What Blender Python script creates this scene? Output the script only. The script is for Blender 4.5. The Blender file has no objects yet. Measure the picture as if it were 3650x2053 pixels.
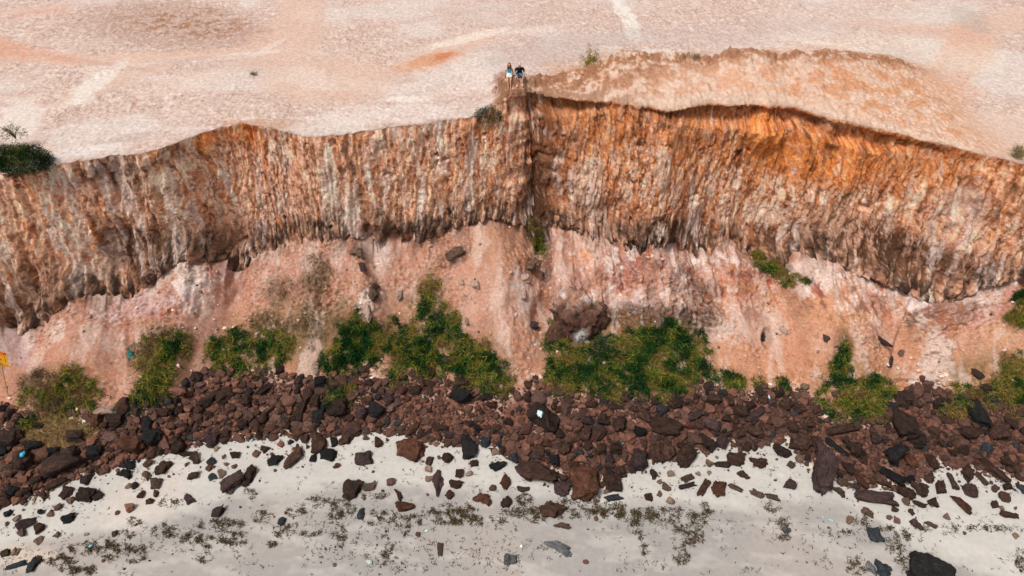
import bpy, bmesh, math, random
import numpy as np
from mathutils import Vector, Matrix, Euler

# ------------------------------------------------------------------ camera, sky, sun, exposure
PITCH = math.radians(42.0)
CAM = np.array([0.0, 0.0, 35.0])
FPX = 2606.0                                   # focal length in photograph pixels (3650 wide)
scene = bpy.context.scene
cam_data = bpy.data.cameras.new('camera')
cam = bpy.data.objects.new('camera', cam_data)
scene.collection.objects.link(cam)
cam.location = CAM
cam.rotation_euler = (math.pi / 2 - PITCH, 0, 0)
cam_data.sensor_width = 36.0
cam_data.lens = 36.0 * FPX / 3650.0
cam_data.clip_start = 0.5
cam_data.clip_end = 6000
scene.camera = cam

SUN_EL, SUN_AZ = math.radians(63), math.radians(-132)      # azimuth from +Y towards +X
world = bpy.data.worlds.new('World')
scene.world = world
world.use_nodes = True
wn, wl = world.node_tree.nodes, world.node_tree.links
sky = wn.new('ShaderNodeTexSky')
sky.sky_type = 'NISHITA'
sky.sun_disc = False
sky.sun_elevation = SUN_EL
sky.sun_rotation = SUN_AZ
sky.dust_density = 4.0
hsv = wn.new('ShaderNodeHueSaturation')
hsv.inputs['Saturation'].default_value = 0.12           # thin cloud: a nearly white sky
wl.new(sky.outputs[0], hsv.inputs['Color'])
wl.new(hsv.outputs[0], wn['Background'].inputs['Color'])
wn['Background'].inputs['Strength'].default_value = 0.088
sun_data = bpy.data.lights.new('sun', 'SUN')
sun_data.energy = 2.6
sun_data.angle = math.radians(14)
sun_data.color = (1.0, 0.95, 0.88)
sun = bpy.data.objects.new('sun', sun_data)
scene.collection.objects.link(sun)
sd = Vector((math.sin(SUN_AZ) * math.cos(SUN_EL), math.cos(SUN_AZ) * math.cos(SUN_EL), math.sin(SUN_EL)))
sun.rotation_euler = sd.to_track_quat('Z', 'Y').to_euler()
sun.location = (0, 0, 80)
scene.view_settings.view_transform = 'Standard'
scene.view_settings.look = 'None'
scene.view_settings.exposure = 0.2
scene.view_settings.gamma = 1.0
scene.cycles.max_bounces = 4
scene.cycles.diffuse_bounces = 3

rng = np.random.default_rng(7)
random.seed(7)
COL = scene.collection

# ------------------------------------------------------------------ photograph <-> world
K = 3650.0 / 2576.0
CP, SP = math.cos(PITCH), math.sin(PITCH)

def ray(dx, dy):
    u = (np.asarray(dx, float) * K - 1825.0) / FPX
    v = (1026.5 - np.asarray(dy, float) * K) / FPX
    return np.stack([u, CP + v * SP, -SP + v * CP], -1)

def at_z(dx, dy, z):
    r = ray(dx, dy)
    t = (np.asarray(z, float) - CAM[2]) / r[..., 2]
    return CAM + r * t[..., None]

def at_y(dx, dy, y):
    r = ray(dx, dy)
    t = (np.asarray(y, float) - CAM[1]) / r[..., 1]
    return CAM + r * t[..., None]

def proj(X, Y, Z):
    f = Y * CP - (Z - 35.0) * SP
    up = Y * SP + (Z - 35.0) * CP
    f = np.maximum(f, 0.1)
    return (1825.0 + FPX * X / f) / K, (1026.5 - FPX * up / f) / K, f

# ------------------------------------------------------------------ noise
_g = np.random.default_rng(11)
PERM = np.concatenate([_g.permutation(256)] * 3).astype(np.int32)
GR = _g.normal(size=(256, 3)).astype(np.float32)
GR /= np.linalg.norm(GR, axis=1)[:, None]
GRX, GRY, GRZ = (np.ascontiguousarray(GR[:, k]) for k in range(3))

def perlin(x, y, z=None, seed=0):
    x = np.asarray(x, np.float32) + np.float32(seed * 17.31)
    y = np.asarray(y, np.float32) + np.float32(seed * 5.77)
    z = np.full_like(x, 0.37 + seed * 3.1) if z is None else np.asarray(z, np.float32) + np.float32(seed * 9.3)
    x, y, z = np.broadcast_arrays(x, y, z)
    xi, yi, zi = np.floor(x), np.floor(y), np.floor(z)
    fx, fy, fz = x - xi, y - yi, z - zi
    xi = xi.astype(np.int32) & 255; yi = yi.astype(np.int32) & 255; zi = zi.astype(np.int32) & 255
    u = fx * fx * fx * (fx * (fx * 6 - 15) + 10)
    v = fy * fy * fy * (fy * (fy * 6 - 15) + 10)
    w = fz * fz * fz * (fz * (fz * 6 - 15) + 10)
    out = 0
    for a in (0, 1):
        pa = PERM[xi + a]; wa = u if a else 1 - u
        for b in (0, 1):
            pb = PERM[pa + yi + b]; wb = wa * (v if b else 1 - v)
            for c in (0, 1):
                h = PERM[pb + zi + c]
                out = out + wb * (w if c else 1 - w) * (GRX[h] * (fx - a) + GRY[h] * (fy - b) + GRZ[h] * (fz - c))
    return out * 1.6

def fbm(x, y, z=None, o=4, seed=0, gain=0.5):
    s, a, f, n = 0, 1.0, 1.0, 0
    for i in range(o):
        s = s + a * perlin(x * f, y * f, None if z is None else z * f, seed + i)
        n += a; a *= gain; f *= 2.03
    return s / n

def ridged(x, y, z=None, o=3, seed=0):
    s, a, f, n = 0, 1.0, 1.0, 0
    for i in range(o):
        s = s + a * (1 - np.abs(perlin(x * f, y * f, None if z is None else z * f, seed + i)) * 2.2)
        n += a; a *= 0.5; f *= 2.1
    return s / n

def worley(x, y, seed=0):
    x = np.asarray(x, np.float32) + seed * 31.7; y = np.asarray(y, np.float32) + seed * 13.1
    xi, yi = np.floor(x).astype(np.int32), np.floor(y).astype(np.int32)
    f1 = np.full(x.shape, 9.0, np.float32); f2 = f1.copy()
    for a in (-1, 0, 1):
        for b in (-1, 0, 1):
            h = PERM[PERM[(xi + a) & 255] + ((yi + b) & 255)]
            px = xi + a + (h / 255.0); py = yi + b + PERM[h + 91] / 255.0
            d = np.sqrt((px - x) ** 2 + (py - y) ** 2)
            f2 = np.where(d < f1, f1, np.minimum(f2, d)); f1 = np.minimum(f1, d)
    return f1, f2

def sstep(a, b, x):
    t = np.clip((x - a) / (b - a), 0, 1)
    return t * t * (3 - 2 * t)

def blob(dx, dy, cx, cy, rx, ry, rot=0.0, warp=0.0, soft=0.45):
    c, s = math.cos(math.radians(rot)), math.sin(math.radians(rot))
    ax, ay = dx - cx, dy - cy
    p, q = (ax * c + ay * s) / rx, (-ax * s + ay * c) / ry
    d = np.sqrt(p * p + q * q) + warp
    return sstep(1 + soft, 1 - soft, d)

# ------------------------------------------------------------------ mesh and material helpers
def mesh_from(name, V, F, smooth=True, cols=None, mat=None):
    me = bpy.data.meshes.new(name)
    V = np.ascontiguousarray(V, np.float32); F = np.ascontiguousarray(F, np.int32)
    k = F.shape[1]
    me.vertices.add(len(V)); me.vertices.foreach_set('co', V.ravel())
    me.loops.add(F.size); me.loops.foreach_set('vertex_index', F.ravel())
    me.polygons.add(len(F))
    me.polygons.foreach_set('loop_start', np.arange(0, F.size, k, dtype=np.int32))
    me.polygons.foreach_set('use_smooth', np.full(len(F), smooth))
    me.update(calc_edges=True)
    if cols is not None:
        a = me.color_attributes.new('Col', 'FLOAT_COLOR', 'POINT')
        c = np.ones((len(V), 4), np.float32); c[:, :3] = np.clip(cols, 0.004, 0.9)
        a.data.foreach_set('color', c.ravel())
    if mat: me.materials.append(mat)
    return me

def link(name, me, parent=None, **props):
    o = bpy.data.objects.new(name, me)
    COL.objects.link(o)
    if parent: o.parent = parent
    for k_, v_ in props.items(): o[k_] = v_
    return o

def thing(name, label, cat, loc, rot=(0, 0, 0), group=None):
    o = bpy.data.objects.new(name, None); COL.objects.link(o)
    o.empty_display_size = 0.2
    o.location = loc; o.rotation_euler = rot
    o['label'] = label; o['category'] = cat
    if group: o['group'] = group
    return o

def grid_faces(nr, nc):
    i = np.arange(nr - 1)[:, None] * nc + np.arange(nc - 1)[None, :]
    return np.stack([i, i + nc, i + nc + 1, i + 1], -1).reshape(-1, 4)

def earth_mat(name, fine=0.22, bump=0.5, s1=9.0, s2=38.0, rough=0.95, bdist=0.03):
    m = bpy.data.materials.new(name); m.use_nodes = True
    n, l = m.node_tree.nodes, m.node_tree.links
    b = n['Principled BSDF']; b.inputs['Roughness'].default_value = rough
    b.inputs['Specular IOR Level'].default_value = 0.15
    a = n.new('ShaderNodeAttribute'); a.attribute_name = 'Col'
    tc = n.new('ShaderNodeTexCoord')
    n1 = n.new('ShaderNodeTexNoise'); n1.inputs['Scale'].default_value = s1; n1.inputs['Detail'].default_value = 5
    n2 = n.new('ShaderNodeTexNoise'); n2.inputs['Scale'].default_value = s2; n2.inputs['Detail'].default_value = 3
    l.new(tc.outputs['Object'], n1.inputs['Vector']); l.new(tc.outputs['Object'], n2.inputs['Vector'])
    add = n.new('ShaderNodeMath'); add.operation = 'ADD'
    l.new(n1.outputs['Fac'], add.inputs[0]); l.new(n2.outputs['Fac'], add.inputs[1])
    mr = n.new('ShaderNodeMapRange')
    mr.inputs['From Min'].default_value = 0.72; mr.inputs['From Max'].default_value = 1.28
    mr.inputs['To Min'].default_value = 1 - fine * 1.6; mr.inputs['To Max'].default_value = 1 + fine
    l.new(add.outputs[0], mr.inputs['Value'])
    mx = n.new('ShaderNodeVectorMath'); mx.operation = 'SCALE'
    l.new(a.outputs['Color'], mx.inputs[0]); l.new(mr.outputs[0], mx.inputs['Scale'])
    l.new(mx.outputs[0], b.inputs['Base Color'])
    bp = n.new('ShaderNodeBump'); bp.inputs['Strength'].default_value = bump; bp.inputs['Distance'].default_value = bdist
    l.new(add.outputs[0], bp.inputs['Height']); l.new(bp.outputs[0], b.inputs['Normal'])
    return m

def rock_mat(name, c1, c2, c3, rough=0.85):
    """weathered rock: two tones, dusty up-facing grain, per-rock variation"""
    m = bpy.data.materials.new(name); m.use_nodes = True
    n, l = m.node_tree.nodes, m.node_tree.links
    b = n['Principled BSDF']; b.inputs['Roughness'].default_value = rough
    b.inputs['Specular IOR Level'].default_value = 0.25
    tc = n.new('ShaderNodeTexCoord'); oi = n.new('ShaderNodeObjectInfo')
    off = n.new('ShaderNodeVectorMath'); off.operation = 'ADD'
    l.new(tc.outputs['Object'], off.inputs[0]); l.new(oi.outputs['Location'], off.inputs[1])
    n1 = n.new('ShaderNodeTexNoise'); n1.inputs['Scale'].default_value = 2.2; n1.inputs['Detail'].default_value = 7; n1.inputs['Roughness'].default_value = 0.65
    n2 = n.new('ShaderNodeTexNoise'); n2.inputs['Scale'].default_value = 9.0; n2.inputs['Detail'].default_value = 6; n2.inputs['Roughness'].default_value = 0.7
    l.new(off.outputs[0], n1.inputs['Vector']); l.new(off.outputs[0], n2.inputs['Vector'])
    r1 = n.new('ShaderNodeValToRGB')
    e = r1.color_ramp.elements
    e[0].position = 0.36; e[0].color = (*c1, 1); e[1].position = 0.62; e[1].color = (*c2, 1)
    x = e.new(0.76); x.color = (*c3, 1)
    l.new(n1.outputs['Fac'], r1.inputs['Fac'])
    mr = n.new('ShaderNodeMapRange')
    mr.inputs['From Min'].default_value = 0.3; mr.inputs['From Max'].default_value = 0.7
    mr.inputs['To Min'].default_value = 0.38; mr.inputs['To Max'].default_value = 1.75
    l.new(n2.outputs['Fac'], mr.inputs['Value'])
    mr2 = n.new('ShaderNodeMapRange'); mr2.inputs['To Min'].default_value = 0.62; mr2.inputs['To Max'].default_value = 1.3
    l.new(oi.outputs['Random'], mr2.inputs['Value'])
    mm = n.new('ShaderNodeMath'); mm.operation = 'MULTIPLY'
    l.new(mr.outputs[0], mm.inputs[0]); l.new(mr2.outputs[0], mm.inputs[1])
    mx = n.new('ShaderNodeVectorMath'); mx.operation = 'SCALE'
    l.new(r1.outputs['Color'], mx.inputs[0]); l.new(mm.outputs[0], mx.inputs['Scale'])
    l.new(mx.outputs[0], b.inputs['Base Color'])
    bp = n.new('ShaderNodeBump'); bp.inputs['Strength'].default_value = 1.0; bp.inputs['Distance'].default_value = 0.16
    l.new(n2.outputs['Fac'], bp.inputs['Height']); l.new(bp.outputs[0], b.inputs['Normal'])
    return m

def plain_mat(name, c, rough=0.7, spec=0.3, var=0.15, scale=20.0, attr=False, trans=0.0):
    m = bpy.data.materials.new(name); m.use_nodes = True
    n, l = m.node_tree.nodes, m.node_tree.links
    b = n['Principled BSDF']; b.inputs['Roughness'].default_value = rough
    b.inputs['Specular IOR Level'].default_value = spec
    tc = n.new('ShaderNodeTexCoord'); nn = n.new('ShaderNodeTexNoise')
    nn.inputs['Scale'].default_value = scale; nn.inputs['Detail'].default_value = 3
    l.new(tc.outputs['Object'], nn.inputs['Vector'])
    mr = n.new('ShaderNodeMapRange'); mr.inputs['From Min'].default_value = 0.3; mr.inputs['From Max'].default_value = 0.7
    mr.inputs['To Min'].default_value = 1 - var; mr.inputs['To Max'].default_value = 1 + var
    l.new(nn.outputs['Fac'], mr.inputs['Value'])
    mx = n.new('ShaderNodeVectorMath'); mx.operation = 'SCALE'
    if attr:
        a = n.new('ShaderNodeAttribute'); a.attribute_name = 'Col'; l.new(a.outputs['Color'], mx.inputs[0])
    else:
        mx.inputs[0].default_value = c
    l.new(mr.outputs[0], mx.inputs['Scale']); l.new(mx.outputs[0], b.inputs['Base Color'])
    return m

# ------------------------------------------------------------------ traced lines of the cliff
def arr(s): return np.array([[float(v) for v in p.split(',')] for p in s.split()])
RIM = arr("-260,500 -120,460 0,440 60,435 120,420 200,402 280,390 340,383 400,375 440,362 470,350 510,333 560,322 620,318 700,328 740,340 800,343 860,338 900,328 1000,315 1060,312 1120,300 1180,293 1225,278 1262,250 1285,235 1340,230 1400,248 1450,255 1530,258 1600,268 1680,273 1720,270 1780,255 1850,260 1920,262 2000,272 2060,290 2130,308 2200,325 2300,350 2400,375 2500,400 2576,410 2700,430 2840,470")
RIMZ = arr("-260,13.3 1170,13.3 1225,13.5 1258,14.2 1285,14.4 1400,14.5 1800,14.5 2100,14.2 2300,13.8 2576,13.4 2840,13.3")
FOOT = arr("-260,880 -100,860 0,800 60,828 115,820 135,790 200,738 270,742 340,745 400,700 430,668 480,650 530,640 580,652 615,685 640,645 700,625 740,620 780,600 830,600 880,585 930,592 970,585 1020,605 1060,590 1110,585 1160,562 1200,550 1240,540 1300,545 1330,570 1350,620 1380,630 1400,590 1440,600 1500,600 1560,620 1620,620 1680,612 1740,640 1790,640 1830,600 1890,650 1950,660 2000,630 2080,650 2130,680 2200,700 2250,720 2310,750 2350,760 2400,740 2450,710 2520,700 2576,690 2840,760")
TOE = arr("-260,1100 0,1010 60,1050 240,1045 290,1030 430,1015 470,965 520,935 700,945 800,955 900,935 960,965 1100,940 1150,975 1250,995 1300,980 1340,965 1400,990 1500,1000 1700,1000 1760,965 1850,990 1950,980 2030,990 2070,1045 2200,1055 2280,985 2320,965 2400,1000 2576,1010 2840,1080")
SAND = arr("-260,1400 0,1275 100,1240 180,1205 240,1185 300,1160 400,1140 480,1120 560,1105 700,1095 830,1090 950,1085 1000,1085 1100,1112 1220,1115 1300,1160 1400,1215 1500,1225 1560,1190 1640,1160 1730,1145 1800,1120 1880,1128 1980,1110 2040,1180 2130,1220 2250,1230 2350,1170 2450,1180 2576,1220 2840,1290")
CREST = arr("1246,216,14.3 1258,206,14.7 1275,198,14.95 1300,195,15.0 1340,193,15.0 1400,186,15.1 1450,178,15.2 1500,162,15.5 1525,148,15.8 1560,130,16.1 1620,131,16.0 1700,138,15.8 1790,146,15.5 1835,128,15.95 1880,122,16.05 1925,126,15.9 1960,142,15.5 2010,133,15.5 2080,130,15.3 2150,135,14.9 2250,150,14.3 2350,170,13.6")

P = at_z(RIM[:, 0], RIM[:, 1], np.interp(RIM[:, 0], RIMZ[:, 0], RIMZ[:, 1]))
rX, rY, rZ = P[:, 0], P[:, 1], P[:, 2]
o_ = np.argsort(rX); rX, rY, rZ = rX[o_], rY[o_], rZ[o_]
def rimY(X): return np.interp(X, rX, rY)
def rimZ(X): return np.interp(X, rX, rZ)
RUN = 1.3
y = np.full(len(FOOT), 37.0)
for _ in range(8):
    P = at_y(FOOT[:, 0], FOOT[:, 1], y); y = 0.5 * y + 0.5 * (np.interp(P[:, 0], rX, rY) - RUN)
fX, fY, fZ = P[:, 0], P[:, 1], P[:, 2]
P = at_z(TOE[:, 0], TOE[:, 1], 1.5); tX, tY = P[:, 0], P[:, 1]
P = at_z(SAND[:, 0], SAND[:, 1], 0.35); sX, sY = P[:, 0], P[:, 1]
P = at_z(CREST[:, 0], CREST[:, 1], CREST[:, 2]); cX, cY, cZ = P[:, 0], P[:, 1], P[:, 2]

# columns shared by every ground sheet
d = np.arange(-31.0, 31.001, 0.064)
m1 = 31 + np.arange(1, 90) * 0.13
m2 = m1[-1] + np.cumsum(np.geomspace(0.3, 90, 34))
XS = np.concatenate([-m2[::-1], -m1[::-1], d, m1, m2]); NC = len(XS)
def smooth(a, k):
    w = np.hanning(k * 2 + 1); w /= w.sum(); return np.convolve(np.pad(a, k, mode='edge'), w, 'valid')
RYs = smooth(rimY(XS), 5) + 0.26 * fbm(XS * 1.1, XS * 0, o=5, seed=3, gain=.68) + 0.25 * fbm(XS * 0.35, XS * 0, o=2, seed=5)
RZs = smooth(rimZ(XS), 4) + 0.05 * fbm(XS * 2.0, XS * 0, o=3, seed=9)
FYs = smooth(rimY(XS), 14) - RUN
FZs = np.interp(XS, fX, fZ) + 0.55 * fbm(XS * 1.6, XS * 0, o=5, seed=21, gain=.75)
TYs = smooth(np.interp(XS, tX, tY), 8); TZs = 1.5 + 0 * XS
SYs = smooth(np.interp(XS, sX, sY), 8); SZs = 0.30 + 0 * XS
FYs = np.maximum(FYs, TYs + 2.0)

PALE = np.array([0.60, 0.47, 0.415]); PINK = np.array([0.70, 0.40, 0.29]); WHITE = np.array([0.70, 0.59, 0.54])
ORANGE = np.array([0.66, 0.225, 0.05]); TAN = np.array([0.60, 0.31, 0.18]); DARK = np.array([0.085, 0.045, 0.028])
GREYB = np.array([0.215, 0.130, 0.090]); RED = np.array([0.42, 0.12, 0.075]); BROWN = np.array([0.33, 0.125, 0.048])
def mixc(c, k, m): return c * (1 - m[..., None]) + np.asarray(k) * m[..., None]      # k: one colour or one per point

# ------------------------------------------------------------------ cliff face + slope
NF, NU, NT, NR = 200, 10, 165, 62
tf = np.linspace(0, 1, NF)[:, None]
one = np.ones((1, NC))
Xf = XS[None, :] * np.ones((NF, 1))
FZsm = smooth(FZs, 20)
fz_ = FZsm * (1 - tf ** 4) + FZs * tf ** 4
Zf = RZs * (1 - tf) + fz_ * tf
prof = tf ** 1.25                                            # steeper below the rim
Yf = RYs * (1 - prof) + FYs * prof
Hf = RZs - Zf
# outward displacement of the face
wx = Xf + 0.25 * fbm(Xf * 0.8, Zf * 0.5, o=2, seed=40)
lean = 0.0
near_lip = sstep(2.3, 0.2, Zf - FZs + .9 * fbm(Xf * .9, Zf * .7, o=3, seed=43)) * (0.42 + 1.0 * sstep(-0.2, 0.35, fbm(Xf * 0.22, Zf * 0.1, o=2, seed=44)))
near_lip = np.clip(near_lip, 0, 1)
below_rim = sstep(0.0, 0.5, Hf)
ribs = 1.3 * (ridged(wx * 0.7, Zf * 0.16, o=3, seed=50) - 0.45)
ribs2 = ridged(wx * 2.1, Zf * 0.50, o=2, seed=53) - 0.4
f1, f2 = worley(wx * 3.1, Zf * 1.35, seed=2)
knob = 0.5 - f1
f1b, f2b = worley(wx * 1.5 + 5, Zf * 0.8, seed=4)
f1c, f2c = worley(wx * 6.2 + 9, Zf * 3.6 + 3, seed=8)
wv = Xf + .30 * fbm(Xf * 1.2, Zf * 0.9, o=3, seed=41)
flute = ridged(wv * 4.0, Zf * .40, o=3, seed=45) - .45
fam = .35 + 1.1 * sstep(-.25, .3, fbm(Xf * .45, Zf * .3, o=3, seed=42))
flute = flute * fam
flute2 = fbm(wv * 6.5, Zf * 1.1, o=2, seed=47, gain=.7)
disp = 0.26 * ribs + 0.07 * ribs2 + 0.04 * knob + 0.05 * (0.5 - f1b) + .17 * flute + .13 * flute2 + 0.13 * fbm(Xf * 1.9, Zf * 0.9, o=4, seed=60, gain=0.6)
pits = sstep(.30, .55, fbm(wx * 1.3, Zf * 1.0, o=3, seed=62)) * sstep(-.1, .2, fbm(Xf * .3, Zf * .4, seed=63, o=2))
disp = disp - .45 * pits
disp = disp + .05 * fbm(Xf * 6, Zf * 2.5, o=2, seed=49)
disp = disp + 0.9 * fbm(Xf * 0.16, Zf * 0.08, o=2, seed=64)
disp = disp + near_lip * (0.60 * (ridged(wx * 1.6, Zf * 0.30, o=2, seed=70) - 0.3) + 0.30 * (0.45 - f1) + 0.35)
DX, DY, _ = proj(Xf, Yf, Zf)
# deep crease, notches and traced bulges
cw_ = 60 * fbm(Zf * 0.6, Xf * 0.15, o=3, seed=66)
crease = np.exp(-((DX - (1348 + (DY - 240) * 0.06 + cw_)) / (48.0 + 50 * fbm(Zf * 1.1, Xf * .2, o=2, seed=67))) ** 2) * sstep(0, 0.8, Hf) * (.75 + .5 * fbm(Zf * .8, Xf * .3, o=2, seed=68))
disp = disp - .62 * crease + 0.22 * np.exp(-((DX - 1290 - cw_) / 40.0) ** 2) - 0.25 * np.exp(-((DX - 1420 + cw_) / 50.0) ** 2)
overh = blob(DX, DY, 1400, 262, 110, 30) + blob(DX, DY, 1850, 285, 220, 26, 4) + blob(DX, DY, 2150, 345, 130, 22, 14)
disp = disp - 0.75 * np.clip(overh, 0, 1) * sstep(0.05, 0.3, Hf)
for (bx, by, rx_, ry_, am) in [(1920, 320, 45, 50, .55), (2100, 335, 26, 26, .4), (520, 360, 22, 50, .35), (300, 440, 16, 60, -.45), (1380, 330, 12, 60, -.4), (1545, 560, 40, 60, -.5), (1700, 590, 80, 50, -.3), (300, 620, 40, 70, -.5), (480, 600, 120, 40, -.2), (1240, 545, 50, 14, .35), (2010, 600, 60, 40, -.3), (830, 450, 30, 80, .25), (1660, 400, 25, 60, .3), (2480, 480, 30, 60, .4)]:
    disp = disp + am * blob(DX, DY, bx, by, rx_, ry_, soft=0.6)
disp = disp * (0.60 + 0.40 * below_rim)
nx = -np.gradient(smooth(RYs, 25), XS); nl = np.sqrt(nx ** 2 + 1)
Xf2 = Xf + (nx / nl) * disp; Yf2 = Yf - disp / nl
Zf2 = Zf + 0.06 * fbm(Xf * 2.2, Zf * 2.2, o=3, seed=77) * below_rim
# undercut behind the lip
tu = np.linspace(0, 1, NU + 1)[1:, None]
lipX, lipY, lipZ = Xf2[-1], Yf2[-1], Zf2[-1]
softl = sstep(-.15, .25, fbm(XS * .4, XS * 0 + 3, o=3, seed=46))
jut = np.clip(FYs - lipY - .05 + .35 * softl, 0.04, 1.6)
Yu = lipY + jut * tu; Xu = lipX + 0 * tu; Zu = lipZ - 0.10 * np.sin(tu * math.pi) + 0.12 * tu
topY, topZ = Yu[-1], Zu[-1]
# slope
tt = np.linspace(0, 1, NT + 1)[1:, None]
conc = tt ** 0.92
sY_, sZ_ = smooth(topY, 16), smooth(topZ, 16)
bl = sstep(0, .10, tt)
tY_ = topY * (1 - bl) + sY_ * bl; tZ_ = topZ * (1 - bl) + sZ_ * bl
Yt = tY_ * (1 - tt) + TYs * tt
Zt = tZ_ + (TZs - tZ_) * (0.82 * tt + 0.18 * tt ** 0.5)
Xt = topX = Xf2[-1] * (1 - sstep(0, .3, tt)) + XS * sstep(0, .3, tt)
DXt, DYt, _ = proj(Xt, Yt, Zt)
up = 0.32 * fbm(Xt * 0.30, Yt * 0.35, o=3, seed=80) + 0.16 * fbm(Xt * 1.0, Yt * 0.6, Zt * 0.4, o=4, seed=83)
rough_t = sstep(-0.15, 0.25, fbm(Xt * 0.35, Yt * 0.4, o=2, seed=87))
wf1, wf2 = worley(Xt * 3.4, Yt * 4.2 + Zt, seed=12)
up = up + (0.17 * fbm(Xt * 4.0, Yt * 4.0, Zt * 3.5, o=4, seed=90, gain=.75) + .10 * (.5 - wf1)) * (0.30 + 1.4 * rough_t)
up = up + 0.22 * (ridged(Xt * 1.0, Zt * 0.18, o=2, seed=93) - .4) * sstep(0.30, 0.0, tt)
# gullies and humps traced on the slope (D px): x, y, rx, ry, rot, height, roughness
SLOPE = [(1362, 655, 18, 40, 0, -.5, 0), (1376, 720, 15, 45, 0, -.45, 0), (1360, 790, 20, 45, 8, -.45, .3), (1140, 645, 45, 22, -25, .45, .6), (905, 650, 22, 45, -25, .5, .5), (930, 760, 32, 60, 0, .45, .7), (1335, 665, 45, 28, 0, .35, .9),
         (1700, 720, 90, 60, 0, .45, .8), (1740, 800, 90, 40, 0, .6, .8), (1560, 690, 60, 50, 0, .2, .7), (1900, 700, 60, 60, 0, .25, .5), (1600, 790, 80, 35, 0, .3, .6), (1430, 760, 60, 60, 0, .35, .4), (2330, 840, 60, 60, 0, .35, .5), (2350, 900, 70, 50, 0, .3, .3),
         (2270, 850, 14, 90, 15, -.35, 0), (2400, 790, 70, 30, -20, .4, .6), (2330, 800, 40, 20, 0, -.6, 0), (1930, 850, 12, 22, 0, -.7, 0), (540, 690, 60, 40, -30, .2, .3), (400, 760, 80, 40, 0, .25, .4), (470, 700, 25, 50, 0, .2, .0), (1230, 700, 60, 120, 10, .35, 0), (1300, 800, 40, 150, -12, .3, .2), (2100, 800, 80, 80, 10, .4, 0), (2180, 860, 30, 40, 30, .2, .5),
         (200, 900, 80, 90, 0, .35, 0), (330, 870, 10, 70, 0, -.25, 0), (1160, 930, 40, 30, 0, -.2, 0), (790, 760, 60, 80, 0, .2, .7), (1545, 760, 20, 90, -20, -.4, 0), (1480, 800, 30, 60, 0, -.3, .2), (2320, 970, 90, 12, 5, -.3, 0), (2290, 1000, 30, 30, 0, -.2, 0)]
rr = 0
for (bx, by, rx_, ry_, ro, am, rg) in SLOPE:
    b_ = blob(DXt, DYt, bx, by, rx_, ry_, ro, soft=0.5)
    up = up + am * b_; rr = rr + rg * b_
up = up + 0.85 * np.clip(rr, 0, 1) * fbm(Xt * 2.6, Yt * 2.0, Zt * 1.1, o=4, seed=97, gain=.65)
MZ = np.clip(blob(DXt, DYt, 1640, 700, 290, 100, 4, warp=.5 * rough_t - .2) + .8 * blob(DXt, DYt, 2230, 750, 330, 62, 8, warp=.5 * rough_t - .2) + .6 * blob(DXt, DYt, 480, 730, 240, 60, -16, warp=.5 * rough_t - .2) + .8 * blob(DXt, DYt, 1650, 800, 150, 40, 4), 0, 1)
up = up + MZ * (.55 * fbm(Xt * 1.4, Yt * .9, Zt * .7, o=4, seed=98, gain=.6) + .22 * (ridged(Xt * 2.2, Zt * .5, o=2, seed=99) - .45))
# the gullied clay just below the crust
fade = sstep(0.0, 0.03, tt) * sstep(1.0, 0.9, tt)
up = up * fade
Yt2 = Yt - 0.62 * up; Zt2 = Zt + 0.78 * up
# rubble bed
tr = np.linspace(0, 1, NR + 1)[1:, None]
Yr_ = TYs * (1 - tr) + SYs * tr
Zr_ = TZs + (SZs - TZs) * tr + 0.28 * fbm(XS * 0.5 + 0 * tr, Yr_ * 0.6, o=3, seed=101) * np.sin(tr * math.pi)
Xr_ = XS + 0 * tr
Zr_ = Zr_ + 0.10 * fbm(Xr_ * 2.2, Yr_ * 2.2, o=3, seed=104) * sstep(1, .8, tr)

VX = np.concatenate([Xf2, Xu, Xt, Xr_]); VY = np.concatenate([Yf2, Yu, Yt2, Yr_]); VZ = np.concatenate([Zf2, Zu, Zt2, Zr_])
CX, CY_, CF = proj(VX, VY, VZ)

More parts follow.
